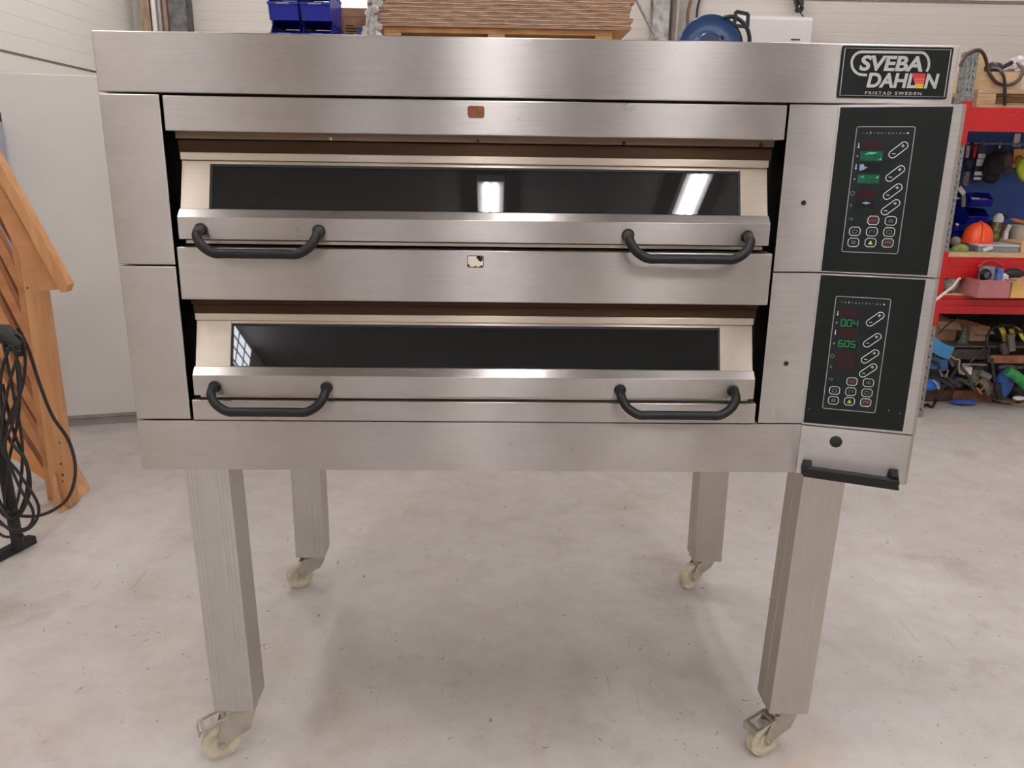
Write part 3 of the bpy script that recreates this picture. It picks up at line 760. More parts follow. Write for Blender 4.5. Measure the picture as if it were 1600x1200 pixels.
# top rail with a lit narrow edge and a broad face turned to the left
a, b = at(-10, 262, y=1.30), at(96, 450, y=1.42)
m = MB()
def quad_bar(P0, P1, wv, tv):
    P0, P1, wv, tv = Vector(P0), Vector(P1), Vector(wv), Vector(tv)
    m.hull8([P0, P0+wv, P0+wv+tv, P0+tv, P1, P1+wv, P1+wv+tv, P1+tv])
board('top_rail', [(-60, 175), (-44, 176), (107, 445), (103, 457), (94, 457)], 1.36, .045, wood)
board('rail_face', [(-60, 215), (-60, 190), (95, 452), (62, 455), (40, 420)], 1.385, .03, wood_d)
# slats behind the post
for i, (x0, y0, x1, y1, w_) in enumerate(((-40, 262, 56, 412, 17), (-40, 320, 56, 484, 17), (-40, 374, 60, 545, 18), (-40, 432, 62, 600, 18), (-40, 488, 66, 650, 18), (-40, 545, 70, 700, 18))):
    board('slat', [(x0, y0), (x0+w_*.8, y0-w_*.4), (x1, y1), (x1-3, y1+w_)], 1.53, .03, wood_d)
    board('slat', [(x0, y0+20), (x0+w_*.9, y0-w_*.4+16), (x1, y1+20), (x1-3, y1+w_+14)], 1.62, .02, mat('brown_stained_slat', (150, 98, 62), .6, col2=(122, 76, 46), scale=9))  # rear slats: shade of the gaps put into a darker wood colour
board('back_post', [(14, 355), (28, 372), (88, 700), (84, fz(84, 1.53)), (74, fz(74, 1.53))], 1.516, .010, wood_d)
# broad lower plank and foot
board('broad_plank', [(-30, 560), (8, 612), (80, fz(80, 1.66)-4), (28, fz(28, 1.66)-40), (-30, 690)], 1.66, .035, mat('light_orange_board', (222, 156, 98), .55, col2=(204, 134, 78), scale=3, stretch=(2, 4, 3)))
q = at(88, 806, z=0); q2 = at(140, 768, z=0); q3 = at(104, 720, y=1.72)
m = MB()
V0, V1, V2 = at(96, 803, z=0), at(141, 767, z=0), Vector((0, 0, 0))
V2 = V1+Vector((-.10, .06, .13)); V3 = V0+Vector((-.02, .03, .16))
m.hull8([V0, V1, V1+Vector((-.03, .06, 0)), V0+Vector((-.06, .06, 0)), V3, V2, V2+Vector((-.03, .06, 0)), V3+Vector((-.06, .06, 0))])
m.build('foot', mat('pale_end_wood', (214, 168, 124), .6, col2=(190, 140, 92), scale=20), tr_, bevel=.003)
kn = MB()
for (px, py, r_) in ((42, 408, .006), (43, 450, .005), (93, 692, .005), (95, 725, .006), (98, 742, .007), (98, 752, .005)):
    p = at(px, py, y=1.4395); kn.prism([(r_*math.cos(2*PI*k/8)*.8, r_*math.sin(2*PI*k/8)) for k in range(8)], lambda u, v, w_: Vector((p.x+u, 1.4396-w_, p.z+v)), 0, .0005)
kn.build('knot', knot, tr_)

# black cable stand, mostly outside the picture
st = thing('cable_stand', 'black stand with a flat foot, hung with cable, at the left edge', 'stand', (-1.80, 1.0, 0))
f0, f1 = at(-60, 905, z=0), at(52, 847, z=0)
d_ = (f1-f0).normalized(); nrm = Vector((-d_.y, d_.x, 0))
m = MB(); m.hull8([f0-nrm*.022, f1-nrm*.022, f1+nrm*.022, f0+nrm*.022, f0-nrm*.018+Vector((0, 0, .030)), f1-nrm*.018+Vector((0, 0, .030)), f1+nrm*.018+Vector((0, 0, .030)), f0+nrm*.018+Vector((0, 0, .030))])
m.build('foot', seal, st, bevel=.004)
xs_ = Xp(3, 700, 1.06)
MB().tube([(xs_, 1.06, .02), (xs_-.01, 1.06, .6), (xs_-.02, 1.06, Zp(0, 520, 1.06))], .020, 14).build('pole', seal, st, smooth=True)
MB().tube([at(-25, 520, y=1.05), at(8, 522, y=1.05), at(28, 540, y=1.05), at(32, 556, y=1.05)], .03, 14, rr=[.034, .034, .028, .015]).build('reel_hub', seal, st, smooth=True)
MB().ball(at(35, 842, z=.030), .014, seg=12, rings=8).build('clamp', seal, st, smooth=True)
cb = thing('hanging_cable', 'black power cable hanging in long loops from the stand at the left edge', 'cable', (-1.75, 1.03, .05))
loops = [
    [(20, 540), (33, 600), (20, 660), (8, 700), (30, 760), (52, 800), (40, 826), (0, 818), (-20, 780)],
    [(30, 548), (10, 620), (4, 700), (30, 740), (60, 790), (50, 822), (20, 830), (-15, 800)],
    [(15, 540), (0, 600), (12, 680), (40, 720), (46, 770), (22, 812), (-8, 780), (0, 700), (28, 620)],
    [(5, 535), (22, 620), (35, 700), (28, 780), (10, 800), (-14, 740), (-8, 640)],
    [(24, 545), (30, 640), (14, 720), (8, 790), (30, 800), (44, 740), (20, 670), (4, 600)],
    [(12, 520), (35, 530), (38, 590), (18, 650), (-5, 700)],
    [(36, 836), (6, 838), (-20, 815)],
]
for i, L_ in enumerate(loops):
    MB().tube(smoothpath([at(x, y, y=.985+.012*i) for x, y in L_], 6), .0052 if i != 2 else .006, 8).build('cable_loop', black_c, cb, smooth=True)
MB().tube(smoothpath([at(28, 512, y=1.08), at(44, 545, y=1.10), at(62, 600, y=1.14), at(82, 650, y=1.18), at(108, 690, y=1.21), at(118, 735, y=1.22), at(108, 775, y=1.20), at(85, 796, y=1.18), at(58, 806, y=1.15), at(30, 806, y=1.10)], 6), .0062, 8).build('cable_loop', brown_c, cb, smooth=True)

# ================================================================ BEHIND AND ABOVE THE OVEN
def pipe(name, label, px, py, r_, Y, m_, cat='pipe', group=None):
    x = Xp(px, py, Y)
    return tag(MB().tube([(x, Y, .0), (x, Y, ZC-.001)], r_, 10).build(name, m_, smooth=True), label, cat, group)
# steel columns of the building
def column(pa, pb, py, n):
    x0, x1 = Xp(pa, py, 5.22), Xp(pb, py, 5.22)
    m = MB(); m.box(x0, x1, 5.22, 5.228, 0, ZC); m.box(x0, x1, 5.36, 5.368, 0, ZC); m.box((x0+x1)/2-.004, (x0+x1)/2+.004, 5.228, 5.36, 0, ZC)
    return struct(m.build('trim_%d' % n, mat('galvanised_column_%d' % n, (112, 110, 108) if n == 4 else (178, 174, 168), .5, .4, var=.3, scale=14)))
column(264, 291, 20, 4); column(1021, 1046, 20, 5)
x0, x1 = Xp(219, 20, 5.25), Xp(234, 20, 5.25)
struct(MB().box(x0, x1, 5.25, 5.30, 0, ZC).build('trim_6', mat('raw_batten', (172, 150, 122), .7, col2=(120, 98, 76), scale=14, stretch=(4, 4, .5))))
pipe('white_pipe', 'thin white pipe beside the dark steel column at upper left', 241, 20, .022, 5.24, white_p)
pipe('grey_pipe', 'thin grey pipe, second from the dark steel column at upper left', 249, 20, .014, 5.22, paint_g)
pipe('brown_pipe', 'brown pipe touching the dark steel column at upper left', 258, 20, .022, 5.24, mat('brown_pipe_paint', (128, 104, 84), .5))
pipe('brown_conduit', 'brown conduit right of the pale steel column', 1050, 20, .012, 5.33, mat('conduit_brown', (120, 100, 84), .5), 'conduit')
pipe('white_conduit', 'white conduit beside the brown conduit, right of the pale column', 1058, 20, .016, 5.33, mat('conduit_white', (200, 190, 176), .5), 'conduit')
tag(MB().tube([at(990, -8, y=5.15), at(1028, 66, y=5.15)], .012, 8).build('diagonal_rod', galv, smooth=True), 'thin steel rod slanting down to the pale steel column', 'rod')

# shelf that carries the bins and the pallet (hidden by the oven, only its load shows)
Zs = zb0_ = Zp(470, 52, 2.45)-.130*.55
sh = thing('storage_shelf', 'galvanised storage shelf behind the oven, carrying bins and the carton pallet', 'shelf', (-.15, 2.9, 0))
XA, XB = -1.45, 1.05
MB().box(XA, XB, 2.42, 3.4, Zs-.02, Zs).build('shelf_board', wood_l, sh)
for y in (2.42, 3.36): MB().box(XA, XB, y, y+.04, Zs-.12, Zs-.0202).build('beam', galv, sh)
for x in (XA-.06, XB):
    for y in (2.42, 3.34): MB().box(x, x+.06, y, y+.06, 0, Zs).build('upright', galv, sh)

def bin_mesh(w_, d_, h_, m_=blue_bin):
    """open-fronted stacking bin; front at y = 0"""
    t = .004; b = MB(); b.use(m_)
    b.hull8([(-w_/2+.0005, .014, 0), (w_/2-.0005, .014, 0), (w_/2-.0005, d_, 0), (-w_/2+.0005, d_, 0), (-w_/2+.0005, .014, t), (w_/2-.0005, .014, t), (w_/2-.0005, d_, t), (-w_/2+.0005, d_, t)])
    b.box(-w_/2, w_/2, d_-t, d_, t, h_)
    for s in (-1, 1):
        x0 = s*w_/2; x1 = x0-s*t
        b.prism([(.018, t), (0, h_*.50), (.0, h_*.55), (.055, h_*.97), (.06, h_), (d_-t, h_), (d_-t, t)], lambda u, v, a: Vector((a, u, v)), min(x0, x1), max(x0, x1))
    b.hull8([(-w_/2+t, .016, t), (w_/2-t, .016, t), (w_/2-t, .022, t), (-w_/2+t, .022, t), (-w_/2+t, -.003, h_*.52), (w_/2-t, -.003, h_*.52), (w_/2-t, .006, h_*.52), (-w_/2+t, .006, h_*.52)])
    b.box(-w_/2-.003, w_/2+.003, -.010, .004, h_*.50, h_*.57)
    for s in (-1, 1): b.box(s*(w_/2)-.004, s*(w_/2)+.004, .055, d_, h_*.94, h_)
    return b
bw = Xp(467, 30, 2.45)-Xp(421, 30, 2.45)
def bin_thing(label, loc, w_, d_, h_, group):
    t = thing('storage_bin', label, 'storage bin', loc, 0, group)
    bin_mesh(w_, d_, h_).build('bin_body', None, t, local=True, bevel=.0008)
    b = MB(); b.box(-w_*.22, w_*.22, -.0125, -.0102, h_*.505, h_*.565); b.build('label_holder', mat('pale_blue_edge', (120, 140, 220), .3), t, local=True)
    return t
bh = .130; zb0 = Zp(470, 52, 2.45)-bh*.55
G = 'blue bins stacked on the shelf behind the oven'
b0 = bin_thing('blue bin at lower left of the stack above the oven', (Xp(443, 48, 2.45), 2.47, Zs), bw, .30, bh, G)
xb1 = Xp(493, 48, 2.45)
dup(b0, (xb1, 2.47, Zs), 0, 'blue bin at lower right of the stack above the oven, next to the carton')
dup(b0, (Xp(442, 20, 2.45), 2.455, Zs+bh), 0, 'blue bin at left in the row right above the lowest blue bins')
dup(b0, (xb1+.002, 2.455, Zs+bh), 0, 'blue bin at right in the row right above the lowest blue bins')
dup(b0, (Xp(442, 0, 2.45), 2.44, Zs+2*bh), 0, 'topmost blue bin at left, cut by the upper picture edge')
dup(b0, (xb1+.002, 2.44, Zs+2*bh), 0, 'topmost blue bin at right, cut by the upper picture edge')

# brown carton with print
cy_ = 2.78
ct = thing('carton', 'closed brown cardboard carton between the blue bins and the flattened cartons', 'box', (Xp(548, 40, cy_), cy_, Zs))
cx0, cx1, cz1 = Xp(524, 30, cy_), Xp(574, 30, cy_), Zp(548, 12, cy_)
MB().box(cx0, cx1, cy_, cy_+.3, Zs, cz1).build('carton_body', card, ct, bevel=.002)
MB().box(cx0-.001, cx1+.001, cy_-.0015, cy_+.30, cz1-.042, cz1-.039).build('flap_edge', card_d, ct)
m = MB(); m.use(mat('carton_print', (52, 38, 36), .7))
for i, (a, b) in enumerate(((540, 553), (540, 560), (540, 558), (540, 552), (540, 559))):
    z = Zp(545, 40+i*4.4, cy_); m.box(Xp(a, 45, cy_), Xp(b, 45, cy_), cy_-.001, cy_, z-.0035, z+.0022)
z = Zp(533, 38, cy_); m.box(Xp(536.5, 40, cy_), Xp(537.3, 40, cy_), cy_-.001, cy_, z-.05, z+.02)
m.box(Xp(530, 17, cy_), Xp(533, 17, cy_), cy_-.001, cy_, Zp(531, 20, cy_), Zp(531, 14, cy_))
m.build('print', None, ct)
fo = thing('blue_folder', 'small blue and white folder leaning in front of the brown carton', 'folder', (Xp(565, 50, 2.7), 2.7, Zs))
MB().box(Xp(560, 50, 2.7), Xp(566, 50, 2.7), 2.68, 2.72, Zs, Zp(563, 44, 2.7)).build('cover', blue_bin, fo)
MB().bar(Vector((Xp(568, 45, 2.7), 2.7, Zp(568, 42, 2.7))), Vector((Xp(576, 62, 2.7), 2.7, Zs+.004)), .008, .04).build('paper_edge', white_p, fo)

# pallet with flattened cartons
PYf = 2.44
px_a, px_b = Xp(600, 48, PYf), Xp(957, 52, PYf)
zp1 = Zp(780, 44.5, PYf); zp0 = Zs
pal = thing('wooden_pallet', 'wooden pallet carrying the stack of flattened cartons above the oven', 'pallet', ((px_a+px_b)/2, PYf+.4, Zs))
dk = .024
for i, y in enumerate((0, .17, .34, .51, .68)):
    MB().box(px_a, px_b, PYf+y, PYf+y+.12, zp1-dk, zp1).build('deck_board', wood_p, pal, bevel=.002)
for x in (px_a, (px_a+px_b)/2-.05, px_b-.08):
    MB().box(x, x+.08, PYf, PYf+.8, Zs, Zs+.012).build('skid', wood_p, pal)
    for y in (0, .34, .68): MB().box(x, x+.08, PYf+y, PYf+y+.1, Zs+.0122, zp1-dk-.0005).build('block', wood_p, pal, bevel=.002)
cs = None
zc = zp1+.0008
random.seed(3)
xs0, xs1 = Xp(582, 30, PYf), Xp(985, 30, PYf)
names_side = ['ragged right end', 'frayed left end', 'straight ends', 'bent front edge']
th_ = .0165
n_sh = 12
for i in range(n_sh):
    j0, j1 = random.uniform(-.02, .02), random.uniform(-.02, .02)
    if i > 6: j1 += .02; j0 += .015
    if i < 2: j0 += .02
    m = MB()
    # two liners with a fluted layer between, front edge slightly wavy
    nn = 26
    def edge(k, u): return PYf-.03+.004*math.sin(k*1.7+i*2.1)+random.uniform(-.0015, .0015)
    for (za, zb, mm, yo) in ((0, .0030, card_l, 0), (.0030, .0062, card_d, .006), (.0062, .0092, card_l, .001), (.0092, .0124, card_d, .007), (.0124, th_-.0006, card_l, .0)):
        m.use(mm); lo, hi = [], []
        for k in range(nn+1):
            x = xs0+j0+(xs1+j1-xs0-j0)*k/nn; y = edge(k, x)+yo
            lo.append((x, y)); 
        poly = lo+[(xs1+j1, PYf+.75), (xs0+j0, PYf+.75)]
        m.prism(poly, lambda u, v, a: Vector((u, v, a)), zc+za, zc+zb)
    o = m.build('flattened_carton', None)
    ordn = ['lowest', 'second', 'third', 'fourth', 'fifth', 'sixth', 'seventh', 'eighth', 'ninth', 'tenth', 'eleventh', 'twelfth'][i]
    tag(o, ('flattened cardboard carton, lowest of the pile right on the wooden pallet' if i == 0 else 'flattened cardboard carton, %s from the bottom of the pile on the pallet' % ordn), 'flattened carton', 'flattened cartons piled on the pallet')
    zc += th_
# shorter bundle behind, sticking out at the right
xr0 = Xp(940, 30, 3.0)
zz = zp1+.001
# loose clear wrap at the left of the pile
m = MB(); m.use(film)
for k in range(40):
    p = at(584-k*.15+random.uniform(-9, 12), -6+k*1.65, y=PYf-.055+random.uniform(-.012, .012)); m.ball(p, .013, (random.uniform(.5, 1.5), .5, random.uniform(.6, 1.8)), 7, 5, lump=.6)
tag(m.build('stretch_wrap', None, smooth=True), 'crumpled clear stretch wrap hanging from the left end of the carton pile', 'stretch wrap')

# hose reel on a bracket
RYc = 5.00
cc = at(1107, 75, y=RYc); R = abs(Xp(1107+47.7, 72, RYc)-cc.x)
hr = thing('hose_reel', 'blue round hose reel with black hose, high on the back wall', 'hose reel', (cc.x, RYc, cc.z))
TT = Matrix.Translation(cc) @ Matrix.Rotation(math.radians(-14), 4, 'Z') @ Matrix.Rotation(PI/2, 4, 'X')
MB().lathe([(0, .055), (R*.40, .055), (R*.44, .048), (R*.46, .022), (R*.52, .016), (R*.9, .024), (R*.97, .034), (R, .030), (R*1.0, .012), (R*.96, .008), (0, .006)], TT, 48).build('flange', navy, hr, smooth=True, label='glossy blue dished flange')
MB().lathe([(0, -.085), (R*.9, -.085), (R*1.0, -.095), (R*1.0, -.11), (R*.9, -.105), (0, -.10)], TT, 48).build('flange', navy, hr, smooth=True)
m = MB()
for k in range(5):
    for j in range(2): m.tube([TT @ Vector(((R*(.72+.12*j))*math.cos(2*PI*q/30), (R*(.72+.12*j))*math.sin(2*PI*q/30), -.072+k*.017)) for q in range(30)], .0105, 8, closed=True)
m.build('hose', black_c, hr, smooth=True)
MB().lathe([(R*.40, .0553), (R*.39, .060), (R*.2, .063), (0, .064)], TT, 24).build('hub_cap', navy_d, hr, smooth=True)
p = at(1128, 59, y=RYc-.06); MB().ball(p, .018, (1, .3, 1), 10, 8).build('vent_hole', blackm, hr, smooth=True)
m = MB()
A = [at(1150, 18, y=4.93), at(1169, 22, y=4.93), at(1168, 42, y=4.93), at(1147, 40, y=4.93)]
for i in range(4): m.bar(A[i], A[(i+1) % 4], .022, .03)
m.build('guide_frame', seal, hr, bevel=.002)
MB().tube(smoothpath([at(1130, 28, y=4.95), at(1144, 26, y=4.93), at(1156, 31, y=4.93), at(1166, 42, y=4.93), at(1171, 58, y=4.94), at(1170, 80, y=4.95)], 6), .016, 8).build('hose', black_c, hr, smooth=True)
MB().tube(smoothpath([at(1134, 30, y=4.97), at(1150, 45, y=4.95), at(1157, 62, y=4.96), at(1158, 85, y=4.97)], 6), .016, 8).build('hose', black_c, hr, smooth=True)
MB().bar((cc.x, 5.11, cc.z), (cc.x, YB-.001, cc.z), .08, .06, up=(0, 0, 1)).build('wall_bracket', seal, hr)

# white air conditioner
AY = 5.19
ax0, ax1, az1 = Xp(1114, 40, AY), Xp(1270, 44, AY), Zp(1200, 24.5, AY)
ac = thing('air_conditioner', 'white wall mounted air conditioner behind the blue hose reel', 'air conditioner', ((ax0+ax1)/2, AY+.1, az1-.3))
MB().prism([(0, -.30), (.02, -.32), (YB-AY-.001, -.32), (YB-AY-.001, 0), (.03, 0), (.006, -.012), (0, -.03)], lambda u, v, a: Vector((a, AY+u, az1+v)), ax0, ax1).build('casing', white_p, ac, bevel=.012)
MB().box(Xp(1236, 61, AY-.002), Xp(1250, 61, AY-.002), AY-.002, AY+.004, Zp(1243, 63.2, AY), Zp(1243, 60.8, AY)).build('badge', mat('dark_badge', (60, 54, 54), .4), ac)
MB().box(ax0+.03, ax1-.03, AY-.001, AY+.002, az1-.27, az1-.255).build('air_slot', mat('slot_grey', (110, 108, 106), .5), ac)
# cables on the back wall
tag(MB().tube(smoothpath([at(1081, -6, y=5.38), at(1077, 10, y=5.38), at(1075, 18, y=5.38), at(1074, 40, y=5.37), at(1073, 80, y=5.38)], 5), .012, 8).build('wall_cable', mat('brown_wall_cable', (112, 74, 48), .5), smooth=True), 'brown cable running down the back wall to the hose reel', 'cable')
tag(MB().tube(smoothpath([at(1095, -6, y=5.38), at(1090, 12, y=5.38), at(1088, 40, y=5.38)], 5), .010, 8).build('wall_cable', black_c, smooth=True), 'black cable running down the back wall above the hose reel', 'cable')
m = MB()
for k in range(5): m.tube(smoothpath([at(1241+k*2, -6, y=5.34+.005*k), at(1250+k, 4, y=5.34+.005*k), at(1254-k, 14, y=5.34+.005*k), at(1248-k, 17, y=5.34+.005*k), at(1243+k, 4, y=5.34+.005*k), at(1242, -6, y=5.34+.005*k)], 5), .011, 8)
m.tube(smoothpath([at(1249, 15, y=5.35), at(1252, 22, y=5.35), at(1256, 26, y=5.35)], 4), .005, 6)
tag(m.build('cable_coil', black_c, smooth=True), 'coiled black cable hanging above the white air conditioner', 'cable coil')

# ================================================================ THE RED RACK
RY = 2.75
rx0, rx1 = Xp(1510, 113, RY), Xp(1526, 113, RY)
REND = 4.6
zt_u = Zp(1517, 80, RY)
rk = thing('pallet_rack', 'red and galvanised pallet rack to the right of the oven', 'rack', ((rx0+REND)/2, 3.2, 0))
def upright(x0, x1, y0):
    m = MB(); m.use(galv)
    m.box(x0, x1, y0, y0+.004, 0, zt_u); m.box(x0, x0+.004, y0+.004, y0+.075, 0, zt_u); m.box(x1-.004, x1, y0+.004, y0+.075, 0, zt_u)
    m.box(x0+.004, x0+.016, y0+.071, y0+.075, 0, zt_u); m.box(x1-.016, x1-.004, y0+.071, y0+.075, 0, zt_u)
    m.use(blackm); z = .04
    xa, xb = x0+(x1-x0)*.28, x0+(x1-x0)*.72
    while z < zt_u-.02:
        for s, xx in ((1, xa), (-1, xb)):
            m.prism([(xx-.0025, z), (xx+.0025, z+.001), (xx+.0025+s*.004, z+.018), (xx-.0025+s*.004, z+.017)], lambda u, v, a: Vector((u, y0-a, v)), -.0002, .0004)
            m.box(xx-.0022, xx+.0022, y0-.0004, y0, z+.034, z+.039)
        for yy_ in (y0+.025, y0+.05): m.box(x0-.0004, x0, yy_-.003, yy_+.003, z, z+.010)
        z += .062
    return m.build('upright', None, rk)
for y in (RY, 3.55):
    upright(rx0, rx1, y); upright(REND, REND+rx1-rx0, y)
zz_ = [.2, .75, 1.3, zt_u-.1]
for x in (rx0+.01, REND+.01):
    for i in range(3):
        a, b = (RY+.07, 3.56) if i % 2 == 0 else (3.56, RY+.07)
        MB().bar((x+.02, a, zz_[i]), (x+.02, b, zz_[i+1]), .03, .012, up=(1, 0, 0)).build('brace', galv_d, rk)
zA1, zA0 = Zp(1560, 168, RY), Zp(1560, 206, RY)
zB1, zB0 = Zp(1560, 403, RY), Zp(1560, 436, RY)
zC1, zC0 = Zp(1560, 463, RY), Zp(1560, 491, RY)
def beam(z0, z1, y, label=None):
    m = MB(); h = z1-z0
    m.prism([(-.002, 0), (-.002, h*.45), (.004, h*.47), (.004, h*.80), (.014, h*.84), (.014, h), (.05, h), (.05, 0)], lambda u, v, a: Vector((a, y+u if y < 3 else y+.05-u, z0+v)), rx1+.001, REND-.001)
    b = m.build('beam', red, rk, bevel=.001)
    return b
for (a, b) in ((zA0, zA1), (zB0, zB1), (zC0, zC1)):
    beam(a, b, RY); beam(a+(.06 if a == zA0 else 0), b+(.0 if a == zA0 else 0), 3.55)
    MB().box(rx0+.006, rx1+.002, RY-.006, RY-.0008, a-.07, b+.03).build('beam_hook', red, rk, bevel=.001, label='red beam end plate with pressed slots')
sa, sb = rx1+.004, REND-.004
MB().box(sa, sb, RY+.052, 3.548, zA1-.03, zA1-.004).build('shelf_board', wood_l, rk)
MB().box(sa, sb, RY+.016, 3.548, zB1+.0005, zB1+.022).build('shelf_board', wood_l, rk)
MB().box(sa, sb, RY+.016, 3.548, zC1+.0005, zC1+.010).build('shelf_board', wood_l, rk)
zS2, zS3 = zB1+.0225, zC1+.0105
zD = Zp(1510, 540, 3.02)
MB().box(sa, sb, 3.02, 3.548, zD-.012, zD).build('lower_board', mat('dark_shelf_board', (92, 80, 72), .7), rk)
for x in (sa, sb-.03): MB().box(x, x+.03, 3.03, 3.06, 0, zD-.0122).build('board_leg', galv_d, rk)
for x in (sa, sb-.03): MB().box(x, x+.03, 3.50, 3.53, 0, zD-.0122).build('board_leg', galv_d, rk)
MB().box(sa, sb, 3.605, 3.612, .0005, zC1).build('back_sheet', mat('black_brown_sheet', (34, 26, 24), .8), rk)  # added dark sheet, its colour stands for the shade deep in the low bay
# blue tool boards
BY = 3.42
bb = thing('tool_board', 'blue steel tool board at the back of the rack bay, hung with tools', 'tool board', ((sa+sb)/2, BY, zS2))
MB().box(sa+.03, sb, BY, BY+.012, zS2, zA0+.03).build('back_panel', blue_dk, bb, bevel=.002)
MB().box(sa+.002, sa+.012, RY+.10, BY-.002, zS2, zA0-.001).build('side_panel', blue_dk, bb, bevel=.002)
MB().box(sa+.03, sb, BY-.012, BY-.0005, zA0-.045, zA0-.035).build('ledge', mat('pale_blue_ledge', (120, 150, 200), .4), bb)
for (px, py) in ((1537, 224), (1562, 225), (1593, 223)):
    MB().tube([at(px, py-4, y=BY-.002), at(px, py+4, y=BY-.02), at(px, py+5, y=BY-.05)], .006, 8).build('hook', zinc, bb, smooth=True)
MB().box(Xp(1585, 216, BY-.01), Xp(1594, 216, BY-.01), BY-.010, BY-.0015, Zp(1590, 229, BY-.01), Zp(1590, 209, BY-.01)).build('paper_label', white_p, bb)

# --- hung on the tool board
HY = BY-.075
pl = thing('pliers', 'pliers with pink and red handles hanging at the left of the tool board', 'pliers', (Xp(1518, 240, HY), HY, Zp(1518, 248, HY)))
for a, b, mm in (((1513, 228), (1511, 246), mat('pink_grip', (226, 170, 170), .4)), ((1525, 228), (1521, 246), mat('red_grip', (196, 40, 44), .4))):
    MB().tube(smoothpath([at(*a, y=HY), at((a[0]+b[0])/2, (a[1]+b[1])/2, y=HY-.006), at(*b, y=HY)], 4), .010, 8).build('grip', mm, pl, smooth=True)
MB().ball(at(1518, 228, y=HY), .018, (1, .5, 1.2), 10, 8).build('jaw', seal, pl, smooth=True)
tag(MB().ball(at(1515, 256, y=HY), .036, (.8, .5, 1.1), 12, 9, lump=.06).build('tool_pouch', seal, smooth=True), 'small black pouch hanging under the pliers', 'pouch')
tag(MB().tube([at(1511, 268, y=HY), at(1508, 290, y=HY)], .018, 12).build('bottle_brush', mat('grey_bristle', (126, 118, 104), .8, var=.3, scale=90, bump=.004), smooth=True), 'grey bristle brush hanging at the left of the tool board', 'brush')
tg = thing('tag_string', 'string of white paper tags hanging left of the dark caps', 'tags', (Xp(1531, 260, HY), HY, Zp(1531, 282, HY)))
MB().bar(at(1536, 228, y=HY+.01), at(1526, 284, y=HY+.01), .05, .004).build('strap', navy_d, tg)
for (px, py, w_, h_) in ((1534, 244, .045, .026), (1532, 254, .050, .040), (1529, 271, .050, .022), (1527, 279, .045, .016)):
    p = at(px, py, y=HY); MB().box(p.x-w_/2, p.x+w_/2, HY-.002, HY+.002, p.z-h_/2, p.z+h_/2, ).build('paper_tag', white_p, tg)
def cap(label, px, py, rx_, rz_, mm, brim):
    p = at(px, py, y=HY-.02)
    t = thing('cap', label, 'cap', (p.x, HY-.02, p.z-rz_), 0)
    b = MB(); b.ball(p, 1, (rx_, .055, rz_), 18, 12); b.build('crown', mm, t, smooth=True)
    b = MB(); b.ball(p+Vector((rx_*.2*brim, -.02, -rz_*.75)), 1, (rx_*.75, .045, rz_*.35), 14, 8); b.build('brim', mm, t, smooth=True)
    b = MB(); b.tube(smoothpath([p+Vector((-.02, 0, rz_*.8)), p+Vector((0, 0, rz_+.035)), p+Vector((.02, 0, rz_*.8))], 4), .006, 6); b.build('loop', mm, t, smooth=True)
    return t
cap('black cap with a bulging crown hanging from the middle hook of the tool board', 1551, 261, .058, .088, mat('black_cloth', (24, 22, 26), .8), -1)
HYs = HY; HY = HYs+.045
cap('grey brown cap hanging just behind the black cap', 1569, 253, .045, .062, mat('grey_brown_cloth', (92, 80, 86), .8), 1)
HY = HYs
cp_ = thing('card_pack', 'yellow orange card of fittings hanging from the right hook', 'pack', (Xp(1591, 247, HY), HY, Zp(1591, 262, HY)))
MB().box(Xp(1583, 247, HY), Xp(1606, 247, HY), HY, HY+.006, Zp(1591, 262, HY), Zp(1591, 233, HY)).build('card', mat('amber_card', (232, 178, 92), .5), cp_)
MB().tube(smoothpath([at(1586, 256, y=HY-.01), at(1589, 248, y=HY-.012), at(1594, 244, y=HY-.012), at(1600, 250, y=HY-.01)], 4), .007, 8).build('fitting', mat('tan_fitting', (170, 110, 60), .5), cp_, smooth=True)
tag(MB().tube(smoothpath([at(1600, 250, y=HY-.05), at(1594, 262, y=HY-.05), at(1597, 274, y=HY-.05), at(1606, 282, y=HY-.05)], 5), .022, 10).build('safety_strap', mat('lime_yellow', (200, 220, 60), .5), smooth=True), 'lime yellow strap hanging at the right picture edge below the amber card', 'strap')

# bins on the tool board
def small_bin(label, a, b, t_, bo, Y, fill=None, z0=None):
    w_ = Xp(b, bo, Y)-Xp(a, bo, Y); h_ = (Zp(a, t_, Y)-Zp(a, bo, Y))
    loc = (Xp((a+b)/2, bo, Y), Y, z0 if z0 is not None else Zp((a+b)/2, bo, Y))
    t = thing('storage_bin', label, 'storage bin', loc, 0, 'blue bins in the red rack')
    dd = min(BY-.0015-Y, .3)
    bin_mesh(w_, dd, h_).build('bin_body', None, t, local=True, bevel=.0008)
    return t, w_, h_, loc
t, w_, h_, loc = small_bin('blue bin filled with pink and white packets, on the tool board above the helmet', 1516, 1551, 302, 324, 3.22)
tag(MB().box(loc[0]-w_*.35, loc[0]+w_*.05, 3.26, 3.36, loc[2]+.005, loc[2]+h_*.66).build('white_packet', mat('packet_white', (226, 206, 206), .5)), 'white packet at the left inside the upper blue bin', 'packet')
tag(MB().box(loc[0]+w_*.08, loc[0]+w_*.36, 3.25, 3.34, loc[2]+.005, loc[2]+h_*.62).build('pink_packet', mat('packet_pink', (214, 130, 128), .5)), 'pink packet at the right inside the upper blue bin', 'packet')
small_bin('empty dark blue bin on the tool board directly behind the orange helmet', 1511, 1544, 327, 352, 3.20)
small_bin('small blue bin holding white sticks, next to the rack upright', 1491, 1509, 338, 354, 3.02, z0=zS2+.075)
